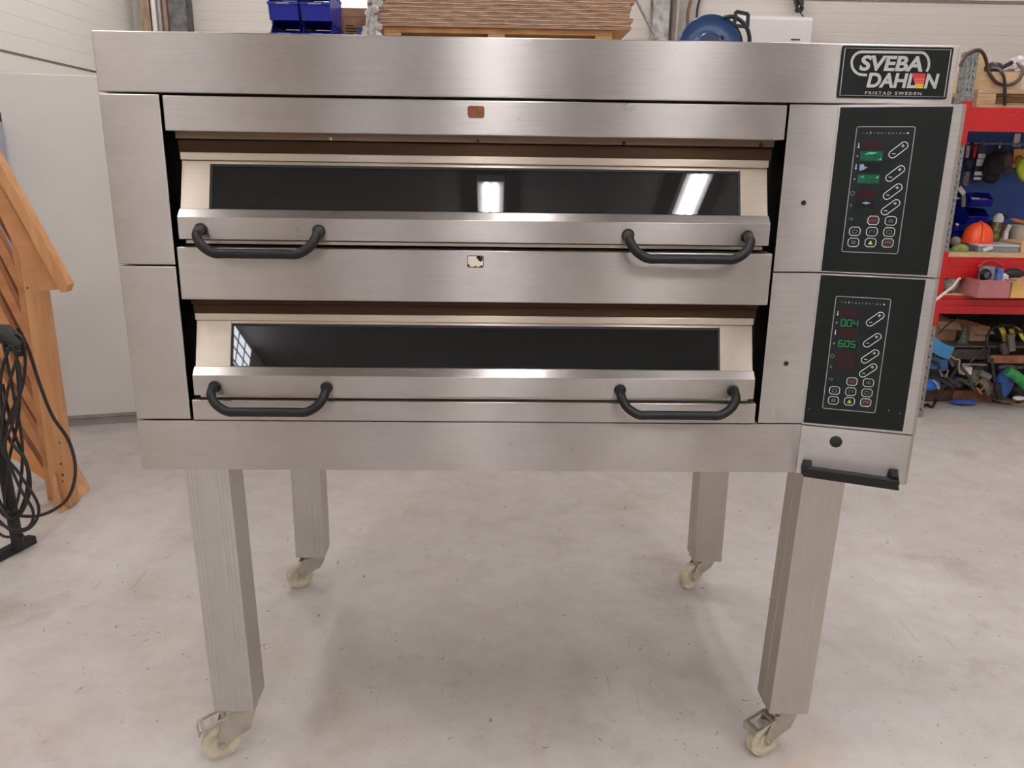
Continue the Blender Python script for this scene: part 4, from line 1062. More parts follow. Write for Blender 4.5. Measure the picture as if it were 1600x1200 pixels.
tag(MB().box(Xp(1491, 360, 3.02), Xp(1509, 360, 3.02), 3.03, 3.4, zS2, zS2+.0745).build('dark_box', navy_d, bevel=.002), 'dark blue box under the small blue bin beside the upright', 'box')
for i, (a, b) in enumerate(((1497, 1506), (1500, 1508))):
    tag(MB().bar(Vector((Xp(a, 336, 3.06), 3.05+.03*i, zS2+.135)), Vector((Xp(b, 342, 3.06), 3.12+.03*i, zS2+.100)), .012, .010).build('white_stick', white_p), ('white stick lying in the small blue bin, nearer one', 'white stick lying in the small blue bin, farther one')[i], 'stick')
tgw = thing('white_lever', 'bent white lever with a grey handle hanging near the rack upright', 'lever', (Xp(1503, 300, 3.0), 3.0, Zp(1503, 315, 3.0)))
MB().bar(at(1498, 293, y=2.99), at(1506, 303, y=2.99), .026, .012).build('arm', mat('bone_plastic', (206, 196, 180), .5), tgw, bevel=.002)
MB().bar(at(1505, 302, y=3.0), at(1505, 323, y=3.0), .022, .014).build('handle', mat('olive_grey', (110, 104, 92), .6), tgw, bevel=.002)
MB().bar(at(1505, 310, y=3.014), Vector((sa+.0125, 3.02, Zp(1505, 310, 3.0))), .008, .008).build('hanger', zinc, tgw)

# --- on the wooden shelf: helmet, bottle, bucket, boxes
def stand(name, label, cat, px, Y, z, prof, m_, py=380, group=None, seg=24, T=None):
    x = Xp(px, py, Y); t = Matrix.Translation((x, Y, z))
    return tag(MB().lathe(prof, t @ (T or Matrix()), seg).build(name, m_, smooth=True), label, cat, group)
S2Y = 2.98
bx = thing('clear_box', 'long translucent box with a lid on the wooden shelf below the helmet', 'box', (Xp(1560, 390, 2.84), 2.9, zS2))
xa, xb = Xp(1528, 390, 2.83), Xp(1592, 390, 2.83)
zx = Zp(1560, 383, 2.83)
m = MB(); m.box(xa, xb, 2.83, 3.05, zS2, zx-.008); m.build('tray', clear_b, bx, bevel=.003)
MB().box(xa-.004, xb+.004, 2.826, 3.054, zx-.008, zx).build('lid', mat('frosted_lid', (200, 206, 214), .3), bx, bevel=.002)
MB().bar(Vector((xa+.03, 2.828, zS2+.01)), Vector((xa+.08, 2.828, zx-.01)), .02, .003).build('white_insert', white_p, bx)
tag(MB().box(Xp(1511, 392, 2.86), xa-.008, 2.86, 3.05, zS2, zx-.006).build('ribbed_box', mat('grey_ribbed', (84, 82, 86), .6, col2=(44, 42, 46), scale=6, stretch=(30, 1, .1)), bevel=.002), 'small dark grey ribbed box left of the long translucent box', 'box')
# helmet
hx, hy = Xp(1520, 381, 3.00), 2.965
hw = abs(Xp(1543, 370, hy)-Xp(1497, 370, hy))/2
zh = zx-.0055+.0008
hm = thing('safety_helmet', 'bright orange safety helmet lying on the boxes of the wooden shelf', 'helmet', (hx, hy, zh))
m = MB(); prof = [(hw*1.0, .006), (hw*.99, .03), (hw*.95, .055), (hw*.86, .08), (hw*.70, .104), (hw*.48, .120), (hw*.22, .129), (0, .131)]
hgt = Zp(1520, 347, hy)-zh; prof = [(r_, z*hgt/.131) for r_, z in prof]
m.lathe(prof, Matrix.Translation((hx, hy, zh)) @ Matrix.Diagonal((1, .8, 1, 1)), 32)
m.build('shell', orange, hm, smooth=True)
m = MB(); m.lathe([(hw*.98, .004), (hw*1.06, .004), (hw*1.06, .010), (hw*.98, .012)], Matrix.Translation((hx, hy, zh)) @ Matrix.Diagonal((1, .8, 1, 1)), 32); m.build('rim', orange, hm, smooth=True)
m = MB(); m.tube(smoothpath([Vector((hx-.012, hy-hw*.80, zh+.02)), Vector((hx-.008, hy-hw*.70, zh+hgt*.6)), Vector((hx, hy-hw*.38, zh+hgt*.92)), Vector((hx, hy, zh+hgt*1.0))], 5), .009, 8); m.build('ridge', orange, hm, smooth=True)
# glove and ball
tag(MB().ball(at(1500, 390, y=2.86), .040, (1.25, .7, .8), 14, 10, lump=.06).build('work_glove', mat('olive_green_cloth', (150, 160, 84), .8, col2=(110, 116, 70), scale=30), smooth=True), 'balled olive green work glove at the left end of the wooden shelf', 'glove')
tag(MB().ball(at(1493, 377, y=2.97), .030, (1, .9, .9), 12, 9, lump=.05).build('rag', mat('grey_rag', (150, 134, 134), .8), smooth=True), 'small grey rag behind the olive green glove', 'rag')
# spray bottle with white cap
sx, sy2 = Xp(1553, 380, 3.12), 3.12
zz0 = zS2; zc0 = Zp(1553, 347, 3.12); zc1 = Zp(1555, 333, 3.12)
sbt = thing('spray_can', 'spray can with patterned body and round white cap right of the helmet', 'spray can', (sx, sy2, zz0))
MB().lathe([(.024, 0), (.025, .004), (.025, zc0-zz0-.008), (.020, zc0-zz0)], Matrix.Translation((sx, sy2, zz0)), 20).build('can', mat('camouflage_print', (150, 138, 60), .5, col2=(34, 30, 30), scale=50), sbt, smooth=True)
MB().lathe([(.027, 0), (.029, .012), (.026, .03), (.014, (zc1-zc0)*.95), (0, zc1-zc0)], Matrix.Translation((sx+.002, sy2, zc0+.0005)), 20).build('cap', white_p, sbt, smooth=True)
# bucket
bkx, bky = Xp(1592, 375, 3.16), 3.16
zbk = Zp(1590, 353, 3.16)-zS2
bk = thing('plastic_bucket', 'pale plastic bucket at the right edge of the wooden shelf', 'bucket', (bkx, bky, zS2))
MB().lathe([(.052, 0), (.062, zbk), (.066, zbk), (.066, zbk+.006), (.058, zbk+.006), (.050, .006), (0, .006)], Matrix.Translation((bkx, bky, zS2)), 28).build('pail', mat('cream_pail', (206, 192, 178), .5), bk, smooth=True)
pv = thing('putty_knife', 'orange wooden handled putty knife lying across the pale bucket', 'putty knife', (bkx, bky, zS2+zbk))
MB().tube([Vector((bkx-.075, bky-.01, zS2+zbk+.040)), Vector((bkx-.01, bky-.01, zS2+zbk+.022)), Vector((bkx+.06, bky-.01, zS2+zbk+.016))], .013, 10, rr=[.008, .014, .010]).build('handle', mat('orange_handle', (214, 128, 84), .5), pv, smooth=True)
MB().box(bkx-.12, bkx-.07, bky-.03, bky+.01, zS2+zbk+.036, zS2+zbk+.042).build('blade', galv_d, pv)
tag(MB().bar(Vector((Xp(1565, 375, 3.1), 3.1, zS2+.04)), Vector((Xp(1578, 353, 3.1), 3.1, zS2+.135)), .024, .012).build('white_brush', mat('bone_brush', (214, 206, 180), .5), bevel=.003), 'white flat brush leaning against the pale bucket', 'brush')
tag(MB().ball((Xp(1566, 374, 3.13), 3.16, zS2+.034), .034, (1.3, .8, 1), 12, 9, lump=.1).build('dark_case', mat('dark_purple', (36, 28, 52), .6), smooth=True), 'dark purple case between spray can and bucket', 'case')
tag(MB().box(Xp(1570, 372, 3.06), Xp(1576, 372, 3.06), 3.065, 3.085, zS2, zS2+.10).build('glue_tube', white_p, bevel=.002), 'small white tube standing before the pale bucket', 'tube')
tag(MB().box(Xp(1595, 390, 2.84), Xp(1625, 390, 2.84), 2.84, 3.05, zS2, zS2+.055).build('wood_block', wood_l, bevel=.002), 'pale wooden block right of the long translucent box', 'block')
tag(MB().tube([Vector((Xp(1562, 345, 3.2), 3.30, zS2+.13)), Vector((Xp(1590, 335, 3.2), 3.30, zS2+.17))], .012, 8).build('black_pistol_grip', seal, smooth=True), 'black handle lying behind the bucket against the tool board', 'handle')
MB_ = None
tag(MB().box(Xp(1560, 380, 3.24), Xp(1600, 380, 3.24), 3.25, 3.36, zS2, zS2+.1175).build('brown_carton', card_d, bevel=.002), 'brown carton behind the bucket against the tool board', 'box')

# --- on the middle shelf
T3 = zS3
lt = 2.86
m = MB(); m.ball((Xp(1487, 442, 2.78), 2.80, T3+.062), .058, (.92, .8, 1), 18, 14, lump=.10)
tag(m.build('crumpled_bag', mat('grey_net_bag', (176, 168, 158), .5, col2=(120, 112, 104), scale=60, bump=.004), smooth=True), 'crumpled grey plastic bag at the left end of the middle shelf', 'bag')
tag(MB().tube([at(1458, 472, y=2.68), at(1490, 447, y=2.70), at(1497, 437, y=2.74), at(1501, 434, y=2.735)], .0075, 8).build('bent_rod', mat('pale_rod', (232, 214, 200), .4), smooth=True), 'pale bent rod sticking out from the middle shelf past the oven', 'rod')
def crate(name, label, a, b, t_, Y, dep, m_, z=T3, py=450):
    xa, xb = Xp(a, py, Y), Xp(b, py, Y); z1 = Zp((a+b)/2, t_, Y)
    m = MB(); w_ = .003
    m.box(xa, xb, Y, Y+dep, z, z+w_); m.box(xa, xa+w_, Y, Y+dep, z+w_, z1); m.box(xb-w_, xb, Y, Y+dep, z+w_, z1)
    m.box(xa+w_, xb-w_, Y, Y+w_, z+w_, z1); m.box(xa+w_, xb-w_, Y+dep-w_, Y+dep, z+w_, z1)
    t = thing(name, label, 'crate', ((xa+xb)/2, Y+dep/2, z))
    m.build('crate_body', m_, t, bevel=.001)
    r = MB()
    for (x0, x1, y0, y1) in ((xa-.004, xb+.004, Y-.004, Y), (xa-.004, xb+.004, Y+dep, Y+dep+.004), (xa-.004, xa, Y, Y+dep), (xb, xb+.004, Y, Y+dep)): r.box(x0, x1, y0, y1, z1-.010, z1)
    r.build('rim', m_, t)
    return t, xa, xb, z1
crate('grey_crate', 'dark grey open crate between the crumpled bag and the pink crate', 1504, 1526, 431, 2.93, .25, mat('dark_grey_plastic', (84, 82, 84), .5))
crate('pink_crate', 'translucent pink open crate full of small parts on the middle shelf', 1529, 1579, 438, 2.62, .28, clear_r)
crate('amber_crate', 'translucent amber crate at the right picture edge of the middle shelf', 1581, 1630, 440, 2.63, .30, mat('amber_plastic', (220, 172, 104), .3))
x1_, x2_ = Xp(1532, 450, 2.64), Xp(1575, 450, 2.64)
tag(MB().box(x1_+.006, x2_-.006, 2.64, 2.90, T3+.004, T3+.055).build('red_part', mat('red_plastic', (190, 60, 66), .5), bevel=.003), 'red plastic part lying flat in the pink crate', 'part')
zt3 = T3+.0555
pr_ = lambda px: Xp(px, 430, 2.68)
tag(MB().box(pr_(1537), pr_(1554), 2.68, 2.73, zt3, Zp(1545, 417, 2.68)).build('speckled_packet', mat('speckled_grey', (180, 168, 168), .6, col2=(90, 80, 84), scale=90)), 'speckled grey packet standing in the pink crate', 'packet')
tag(MB().box(pr_(1556), pr_(1564), 2.66, 2.71, zt3, Zp(1560, 420, 2.66)).build('blue_packet', mat('royal_blue_pack', (40, 64, 150), .4, col2=(150, 180, 230), scale=14), bevel=.002), 'blue packet with pale stripe standing in the pink crate', 'packet')
tag(MB().ball((pr_(1571), 2.70, zt3+.035), .034, (1, .8, 1), 12, 10, lump=.22).build('white_cloth', mat('off_white_cloth', (222, 212, 200), .8), smooth=True), 'bundled white cloth at the right in the pink crate', 'cloth')
m = MB()
for k in range(4): m.tube([Vector((pr_(1536), 2.642+k*.007, Zp(1537, 430, 2.64)))+Vector((math.cos(2*PI*q/20)*(.020+.003*k), 0, math.sin(2*PI*q/20)*(.020+.003*k))) for q in range(20)], .0035, 6, closed=True)
tag(m.build('wire_coil', black_c, smooth=True), 'small black wire coil at the left in the pink crate', 'coil')
tag(MB().tube(smoothpath([Vector((pr_(1531), 2.71, Zp(1531, 418, 2.7))), Vector((pr_(1545), 2.72, Zp(1545, 409, 2.7))), Vector((pr_(1560), 2.72, Zp(1560, 410, 2.7))), Vector((pr_(1572), 2.72, Zp(1572, 420, 2.7))), Vector((pr_(1574), 2.72, zt3+.004))], 5), .006, 8).build('red_hose', mat('red_hose_rubber', (178, 40, 44), .4), smooth=True), 'thin red hose arching over the packets in the pink crate', 'hose')
tag(MB().ball((pr_(1591), 2.72, Zp(1590, 428, 2.7)), .04, (1.4, .8, .7), 12, 9, lump=.1).build('black_tool_case', seal, smooth=True), 'black tool case resting in the amber crate', 'case')
tag(MB().box(pr_(1583), pr_(1620), 2.64, 2.9, T3+.004, Zp(1590, 434, 2.7)).build('cardboard_tray', card_l), 'cardboard tray inside the amber crate under the black case', 'tray')

# --- on the low board: cartons, cone, straps
lo = zD+.0005
def lo_box(label, a, b, t_, Y, dep, rot, m_=card):
    xa, xb = Xp(a, 520, Y), Xp(b, 520, Y); z1 = Zp((a+b)/2, t_, Y)
    t = thing('open_carton', label, 'box', ((xa+xb)/2, Y+dep/2, lo), math.radians(rot))
    w_ = xb-xa
    MB().box(-w_/2, w_/2, -dep/2, dep/2, 0, z1-lo).build('carton_body', m_, t, bevel=.002, local=True)
    MB().hull8([(-w_/2, -dep/2-.003, z1-lo-.002), (w_/2, -dep/2-.003, z1-lo-.002), (w_/2, -dep/2-.06, z1-lo-.035), (-w_/2, -dep/2-.06, z1-lo-.035), (-w_/2, -dep/2-.003, z1-lo+.001), (w_/2, -dep/2-.003, z1-lo+.001), (w_/2, -dep/2-.06, z1-lo-.032), (-w_/2, -dep/2-.06, z1-lo-.032)]).build('flap', card_l, t, local=True)
lo_box('brown carton with a hanging flap at the left end of the low board', 1466, 1497, 503, 3.16, .26, -6)
lo_box('pale brown carton right of the striped cone on the low board', 1514, 1542, 510, 3.15, .24, 4, card_l)
zc1 = Zp(1505, 508, 3.08)
cone = thing('cable_cone', 'grey green ribbed cone between the two cartons on the low board', 'cone', (Xp(1504, 535, 3.08), 3.08, lo))
MB().lathe([(.030, 0), (.030, .006), (.024, .010)]+[(.024-(.020*k/12)+(.0012 if k % 2 else 0), .010+(zc1-lo-.012)*k/12) for k in range(13)]+[(0, zc1-lo)], Matrix.Translation((Xp(1504, 535, 3.08), 3.08, lo)), 20).build('ribbed_body', mat('grey_green_rubber', (110, 124, 112), .5, col2=(64, 72, 66), scale=1, stretch=(1, 1, 120)), cone, smooth=True)

def strap(label, pts, wd, m_, th=.003, group=None, name='webbing_strap', cat='strap', up=(0, 1, 0), n=5):
    P = smoothpath([at(x, y, y=Y) for x, y, Y in pts], n); m = MB()
    up = Vector(up); L_, rings = len(P), []
    for i, p in enumerate(P):
        t = (P[min(i+1, L_-1)]-P[max(i-1, 0)]).normalized(); u = (up-t*up.dot(t)).normalized(); v = t.cross(u)
        rings.append([m.bm.verts.new(p+v*a*wd/2+u*b*th/2) for a, b in ((-1, -1), (1, -1), (1, 1), (-1, 1))])
    for A, B in zip(rings, rings[1:]):
        for k in range(4): m._f([A[k], A[(k+1) % 4], B[(k+1) % 4], B[k]])
    m._f(rings[0][::-1]); m._f(rings[-1])
    return tag(m.build(name, m_, smooth=False), label, cat, group)
ylw = mat('yellow_webbing', (222, 206, 70), .5)
strap('yellow strap end sticking up among black bags on the low board', [(1564, 512, 3.06), (1568, 520, 3.04), (1572, 534, 3.06), (1582, 528, 3.05), (1580, 514, 3.07)], .028, ylw)
strap('bright yellow strap loop right of the other yellow strap on the low board', [(1584, 512, 3.07), (1592, 516, 3.06), (1597, 526, 3.05), (1604, 534, 3.05)], .020, ylw)
for i, (px, py, r_, sc, c_, lab) in enumerate((
    (1555, 528, .060, (.9, .8, 1.1), (44, 40, 44), 'dark bag next to the pale brown carton on the low board'),
    (1574, 530, .060, (.9, .8, .95), (66, 62, 60), 'dark grey bag behind the yellow strap on the low board'),
    (1600, 532, .060, (.9, .8, .95), (58, 54, 54), 'dark grey bag at the right picture edge on the low board'))):
    b = MB(); p = Vector((Xp(px, py, 3.16), 3.16+.01*i, 0)); p.z = lo+r_*sc[2]*.93
    b.ball(p, r_, sc, 14, 10, lump=.08); tag(b.build('tool_bag', mat('bag_%d' % i, c_, .8, var=.3, scale=30), smooth=True), lab, 'bag', 'tool bags on the low board')
for i, (a, b, c_, lab) in enumerate((((1578, 522), (1580, 548), (120, 112, 108), 'grey cylinder leaning before the dark bags on the low board'), ((1564, 536), (1571, 552), (86, 82, 80), 'dark grey cylinder under the yellow strap'))):
    tag(MB().tube([at(*a, y=3.0), at(*b, y=2.99)], .024, 14).build('metal_cylinder', mat('cyl_%d' % i, c_, .4, .5), smooth=True), lab, 'cylinder')
tag(MB().tube(smoothpath([at(1546, 552, y=2.98), at(1542, 530, y=3.0), at(1552, 512, y=3.02), at(1575, 508, y=3.03), at(1596, 520, y=3.02)], 6), .008, 8).build('black_hose', black_c, smooth=True), 'black hose arching over the bags on the low board', 'hose')
tag(MB().tube(smoothpath([at(1466, 522, y=3.10), at(1480, 508, y=3.08), at(1500, 496, y=3.08), at(1530, 492, y=3.1)], 6), .004, 6).build('thin_wire', black_c, smooth=True), 'thin black wire running up over the brown carton', 'wire')

# --- the heap under the low board
GB = 'things heaped under the low board of the red rack'
p0 = at(1436, 612, y=2.98)
fb = at(1500, 624, z=0)
pbox('worn_board', 'worn brown wooden board lying on the floor before the heap, at left', 'board', 1437, 1488, 609, 619, 3.07, .05, mat('worn_brown_wood', (92, 64, 48), .8, col2=(60, 42, 34), scale=30), z0=0, z1=.075)
pbox('worn_board', 'reddish brown board lying on the floor in front of the olive blocks', 'board', 1489, 1552, 609, 624, 3.05, .05, mat('reddish_brown_wood', (128, 82, 56), .8, col2=(84, 54, 40), scale=30), z0=0, z1=.075)
tag(MB().ball((Xp(1507, 620, 3.0), 3.0, .018), .05, (1.6, .7, .34), 14, 8, lump=.15).build('blue_cloth', mat('mid_blue_cloth', (54, 80, 160), .8), smooth=True), 'crumpled blue cloth on the floor before the reddish brown board', 'cloth')
pbox('orange_board', 'orange brown board leaning at the right in the heap', 'board', 1547, 1640, 556, 568, 2.98, .03, mat('orange_brown_board', (164, 106, 76), .7, col2=(126, 78, 56), scale=20))
pbox('tool_case', 'flat brown grey tool case under the low board', 'case', 1487, 1545, 545, 562, 3.06, .2, mat('brown_grey_case', (96, 84, 74), .6, col2=(64, 56, 52), scale=40), bevel=.006)
lb = mat('light_blue_webbing', (74, 150, 206), .6); bb_ = mat('bright_blue_webbing', (46, 112, 214), .6); db = mat('dark_blue_webbing', (42, 84, 128), .6)
strap('broad light blue strap lying over the left end of the low board', [(1450, 532, 2.95), (1462, 541, 2.93), (1474, 548, 2.93), (1487, 552, 2.95)], .075, lb, .006)
strap('light blue strap running steeply down beside the oven', [(1456, 535, 2.93), (1450, 556, 2.92), (1443, 590, 2.93)], .040, lb, .005)
tag(MB().ball(at(1452, 601, y=2.95), .055, (1.2, .7, .62), 14, 10, lump=.12).build('blue_pouch', bb_, smooth=True), 'bright blue pouch at the bottom left of the heap', 'pouch')
strap('dark blue strap bent round behind the steel ring', [(1455, 560, 2.96), (1468, 563, 2.95), (1470, 572, 2.94), (1458, 574, 2.94), (1452, 566, 2.95)], .022, db, .004)
strap('short blue strap holding the triangular steel ring', [(1474, 562, 2.93), (1475, 570, 2.92), (1475, 579, 2.92)], .045, db, .005)
tag(MB().tube([at(1468, 578, y=2.915), at(1482, 578, y=2.915), at(1478, 588, y=2.915), at(1472, 588, y=2.915)], .005, 8, closed=True).build('steel_ring', zinc, smooth=True), 'triangular steel ring at the end of a blue strap in the heap', 'ring')
tag(MB().tube([at(1457, 594, y=2.90), at(1464, 600, y=2.90), at(1467, 608, y=2.90)], .006, 8).build('steel_hook', zinc, smooth=True), 'curved steel hook on the bright blue pouch', 'hook')
dk = [mat('dark_a', (48, 46, 48), .7, var=.3, scale=30), mat('dark_b', (70, 64, 60), .7, var=.3, scale=30), mat('dark_c', (36, 34, 38), .6, var=.3, scale=30), mat('dark_d', (84, 82, 76), .7, var=.3, scale=30)]
# large dark bodies of the heap, from the floor up
random.seed(21)
body = [(1462, 590, .062, 0, 'dark grey harness bag behind the bright blue pouch'), (1492, 598, .062, 1, 'brown grey sack in the middle of the heap behind the boards'), (1522, 600, .060, 2, 'black sack behind the olive blocks'),
        (1468, 570, .050, 3, 'grey green bundle behind the triangular steel ring'), (1497, 575, .052, 2, 'black bundle under the brown grey tool case'), (1530, 572, .052, 1, 'brown grey bundle under the right end of the tool case'),
        (1590, 605, .062, 2, 'black sack below the green bag at the right edge'), (1560, 590, .052, 0, 'dark grey bundle left of the blue cloth bag')]
for (px, py, r_, mi, lab) in body:
    p = at(px, py, y=3.13); 
    if p.z < .10: p.z = r_*.9
    b = MB(); b.ball(p, r_, (.95, .9, .88), 16, 12, lump=.07); tag(b.build('tool_sack', dk[mi], smooth=True), lab, 'sack', GB)
pbox('white_block', 'small white block on top of the heap', 'block', 1506, 1519, 574, 586, 2.97, .05, mat('chalk_white', (222, 206, 200), .6))
pbox('olive_block', 'upright olive grey block beside the small white block', 'block', 1519, 1531, 579, 599, 2.98, .04, mat('olive_grey2', (104, 100, 84), .6))
tag(MB().tube([at(1530, 582, y=2.97), at(1546, 590, y=2.96)], .021, 12).build('olive_cylinder', mat('olive_grey3', (112, 108, 96), .5), smooth=True), 'short olive grey cylinder pointing right, beside the upright olive block', 'cylinder')
strap('olive grey strap hanging right of the olive blocks', [(1533, 592, 2.97), (1541, 602, 2.96), (1547, 616, 2.98)], .035, mat('olive_web', (112, 106, 92), .7), .006)
tag(MB().tube([at(1503, 569, y=2.95), at(1542, 570, y=2.95)], .006, 8).build('steel_bar', galv, smooth=True), 'thin straight steel bar lying across the heap', 'bar')
tag(MB().tube(smoothpath([at(1484, 555, y=2.95), at(1492, 561, y=2.94), at(1499, 563, y=2.94), at(1498, 574, y=2.94), at(1500, 584, y=2.94)], 5), .006, 8).build('bent_pipe', mat('pale_steel', (160, 146, 136), .4, .6), smooth=True), 'thin bent pipe reaching down from the tool case', 'pipe')
tag(MB().tube(smoothpath([at(1516, 566, y=2.99), at(1528, 552, y=3.0), at(1538, 545, y=3.02), at(1544, 556, y=3.0), at(1545, 566, y=2.99)], 5), .005, 8).build('wire_bow', mat('dull_wire', (96, 88, 82), .5, .5), smooth=True), 'bowed grey wire in front of the tool case', 'wire')
for i, (pts, lab) in enumerate((
    ([(1445, 575), (1462, 580), (1480, 590), (1500, 604)], 'black strap crossing the heap below the triangular ring'),
    ([(1485, 560), (1500, 572), (1515, 590), (1520, 606)], 'black strap running from the bent pipe to the olive blocks'),
    ([(1500, 562), (1492, 580), (1480, 598), (1470, 608)], 'dark strap curling down left of the white block'),
    ([(1448, 562), (1460, 556), (1480, 560), (1490, 572)], 'dark strap arching above the triangular steel ring'),
    ([(1550, 560), (1552, 580), (1556, 604), (1560, 622)], 'black strap hanging right of the olive grey strap'),
    ([(1486, 600), (1498, 592), (1510, 598), (1526, 610)], 'dark grey strap lying below the white block'),
    ([(1446, 590), (1466, 592), (1482, 600), (1490, 606)], 'dark grey strap behind the bright blue pouch'),
    ([(1560, 574), (1575, 572), (1590, 574), (1610, 572)], 'dark strap lying just below the orange brown board'))):
    strap(lab, [(x, y, 2.955+.008*(i % 3)) for x, y in pts], .018, dk[i % 4], .004, GB)
tag(MB().tube(smoothpath([at(1524, 602, y=2.96), at(1530, 596, y=2.96), at(1538, 602, y=2.95), at(1532, 610, y=2.96), at(1526, 606, y=2.95), at(1534, 616, y=2.97)], 6), .0045, 6).build('tan_rope', mat('tan_rope', (166, 120, 72), .8), smooth=True), 'knotted tan rope below the olive blocks', 'rope')
tag(MB().ball(at(1569, 598, y=2.99), .085, (.62, .5, 1.1), 16, 12, lump=.07).build('blue_bag', mat('denim_blue', (44, 70, 122), .7, col2=(60, 98, 176), scale=12), smooth=True), 'slumped blue cloth bag left of the green bag', 'bag')
gb = MB(); gb.tube(smoothpath([at(1574, 579, y=2.90), at(1588, 588, y=2.89), at(1604, 603, y=2.90), at(1620, 615, y=2.91)], 5), .03, 12, rr=None)
tag(gb.build('green_bag', mat('grass_green', (62, 156, 84), .6, col2=(36, 116, 64), scale=20), smooth=True), 'long green bag lying over the blue cloth bag', 'bag')
tag(MB().tube(smoothpath([at(1558, 598, y=2.95), at(1559, 612, y=2.94), at(1562, 622, y=2.94)], 4), .020, 10).build('boot_shaft', seal, smooth=True), 'black boot shaft standing before the blue cloth bag', 'boot')
tag(MB().ball(at(1592, 622, y=2.93), .03, (1.3, .8, .5), 12, 8).build('white_packet', white_p, smooth=True), 'white packet on the floor at the right picture edge', 'packet')
fp = at(1590, 631, z=.008)
tag(MB().tube(smoothpath([at(1572, 629, z=.006), at(1590, 632, z=.006), at(1612, 636, z=.006)], 4), .006, 8).build('yellow_rope', mat('yellow_rope', (206, 166, 70), .7), smooth=True), 'yellow rope end lying on the floor at the right', 'rope')
tag(MB().tube(smoothpath([at(1545, 624, z=.006), at(1565, 630, z=.006), at(1585, 630, z=.006), at(1600, 625, z=.006)], 4), .005, 8).build('floor_cable', brown_c, smooth=True), 'dark cable lying on the floor in front of the blue cloth bag', 'cable')
tag(MB().tube(smoothpath([at(1442, 635, z=.008), at(1449, 632, z=.008), at(1456, 636, z=.008), at(1463, 626, z=.008), at(1471, 618, z=.012)], 5), .0085, 8).build('strap_end', brown_c, smooth=True), 'dark brown strap end curling on the floor beside the oven', 'strap')

# --- on top of the rack
PT = zA1+.0006
tp = thing('wooden_pallet', 'wooden pallet lying on the top beam of the red rack', 'pallet', (Xp(1570, 160, 2.8), 3.1, PT))
tx0, tx1 = Xp(1526, 158, 2.79), Xp(1526, 158, 2.79)+1.2
zpt = Zp(1570, 140, 2.79)
MB().box(tx0, tx1, 2.79, 2.89, PT, PT+.018).build('skid', wood_g, tp, bevel=.002)
MB().box(tx0, tx1, 3.40, 3.50, PT, PT+.018).build('skid', wood_g, tp)
for x in (tx0, (tx0+tx1)/2-.05, tx1-.1):
    for y in (2.79, 3.40): MB().box(x, x+.10, y, y+.1, PT+.0182, zpt-.0205).build('block', wood_g, tp, bevel=.002)
for i in range(5): MB().box(tx0, tx1, 2.79+i*.16, 2.79+i*.16+.11, zpt-.020, zpt).build('deck_board', wood_g, tp, bevel=.002)
bxY = 2.83
zbx = Zp(1560, 112, bxY)
wb = thing('plywood_box', 'open pale plywood box on the rack-top pallet, full of cables', 'box', (Xp(1562, 126, bxY), 3.0, zpt))
xa, xb = Xp(1530, 126, bxY), Xp(1597, 126, bxY)
z0 = zpt+.0005
MB().box(xa, xb, bxY, bxY+.012, z0, zbx).build('side', wood_l, wb); MB().box(xa, xb, bxY+.35, bxY+.362, z0, zbx).build('side', wood_l, wb)
MB().box(xa, xa+.012, bxY+.0125, bxY+.3495, z0, zbx).build('side', wood_l, wb); MB().box(xb-.012, xb, bxY+.0125, bxY+.3495, z0, zbx).build('side', wood_l, wb)
MB().box(xa+.0125, xb-.0125, bxY+.0125, bxY+.3495, z0, z0+.008).build('bottom', wood_l, wb)
MB().prism([(1528, 112), (1532, 84), (1539, 88), (1537, 112)], lambda u, v, a: at(u, v, y=2.86)+Vector((0, a, 0)), 0, .01).build('offcut', wood_l, wb, label='pale plywood offcut standing at the left')
brn = mat('chocolate_cable', (72, 42, 32), .4)
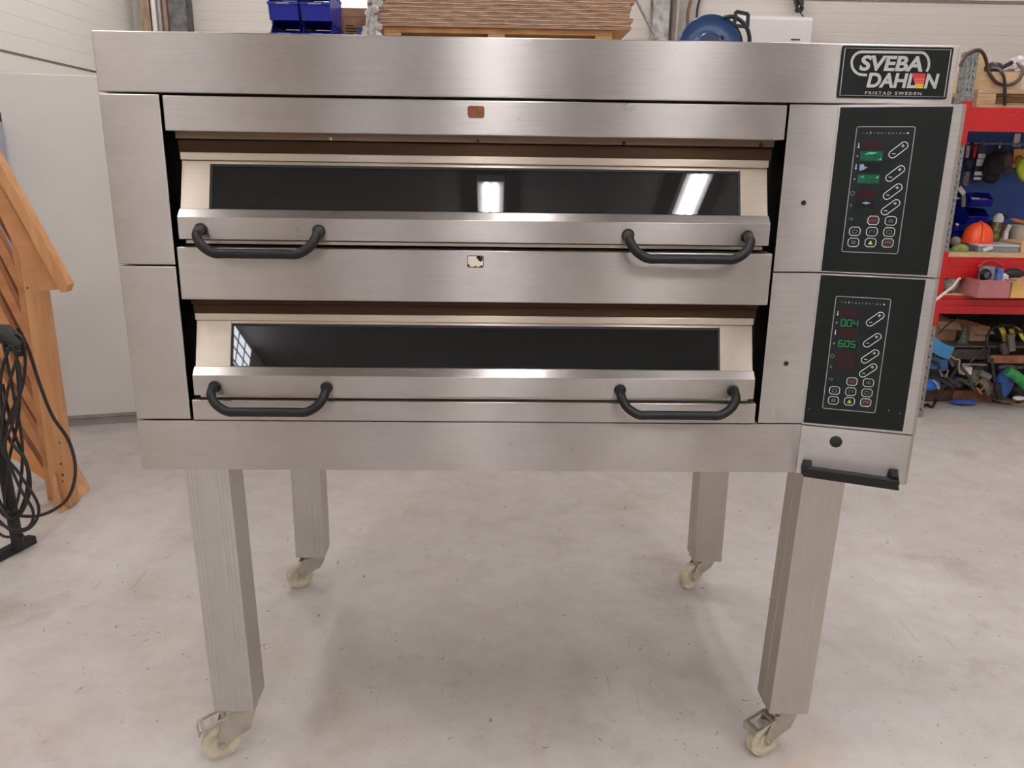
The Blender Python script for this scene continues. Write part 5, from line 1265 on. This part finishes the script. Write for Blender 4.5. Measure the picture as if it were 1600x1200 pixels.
cabl = thing('brown_cable', 'thick brown cable looping over the plywood box on the rack', 'cable', (Xp(1560, 110, 2.8), 2.8, PT))
MB().tube(smoothpath([at(1500, 104, y=2.72), at(1508, 88, y=2.72), at(1522, 79, y=2.735), at(1533, 80, y=2.76), at(1540, 92, y=2.80), at(1545, 112, y=2.81), at(1556, 128, y=2.81), at(1570, 133, y=2.81), at(1586, 129, y=2.81), at(1595, 120, y=2.81), at(1598, 108, y=2.83), at(1590, 98, y=2.88)], 6), .009, 8).build('cable_loop', brn, cabl, smooth=True)
MB().tube(smoothpath([at(1550, 108, y=2.88), at(1560, 108, y=2.84), at(1567, 116, y=2.795), at(1570, 130, y=2.78), at(1570, 165, y=2.78)], 6), .008, 8).build('cable_loop', black_c, cabl, smooth=True)
MB().bar(at(1563, 107, y=2.86), at(1582, 97, y=2.86), .020, .018).build('plug', seal, cabl, bevel=.003)
zi = z0+.0085
m = MB(); m.ball(Vector((Xp(1553, 105, 2.98), 2.98, Zp(1553, 108, 2.98))), .05, (1, .9, .7), 14, 10, lump=.15)
tag(m.build('cable_bundle', black_c, smooth=True), 'dark tangled cable bundle showing above the plywood box', 'cable bundle')
tag(MB().box(Xp(1536, 112, 2.9), Xp(1590, 112, 2.9), 2.86, 3.16, zi, Zp(1553, 113.5, 2.9)-.01).build('packing_foam', mat('packing_grey', (120, 112, 106), .8)), 'grey packing that fills the plywood box', 'packing')
tag(MB().ball(Vector((Xp(1592, 100, 3.0), 3.0, Zp(1592, 104, 3.0))), .07, (1, .9, .75), 14, 10, lump=.2).build('plastic_bag', mat('clear_bag_plastic', (206, 194, 188), .2, alpha=.8, bump=.004, scale=50), smooth=True), 'crumpled clear plastic bag at the right above the plywood box', 'bag')
tag(MB().prism([(1541, 110), (1543, 86), (1548, 82), (1553, 98), (1552, 110)], lambda u, v, a: at(u, v, y=3.05)+Vector((0, a, 0)), 0, .004).build('paper_sheet', mat('off_white_paper', (214, 202, 190), .7)), 'creased off-white paper sheet sticking up from the plywood box', 'paper')
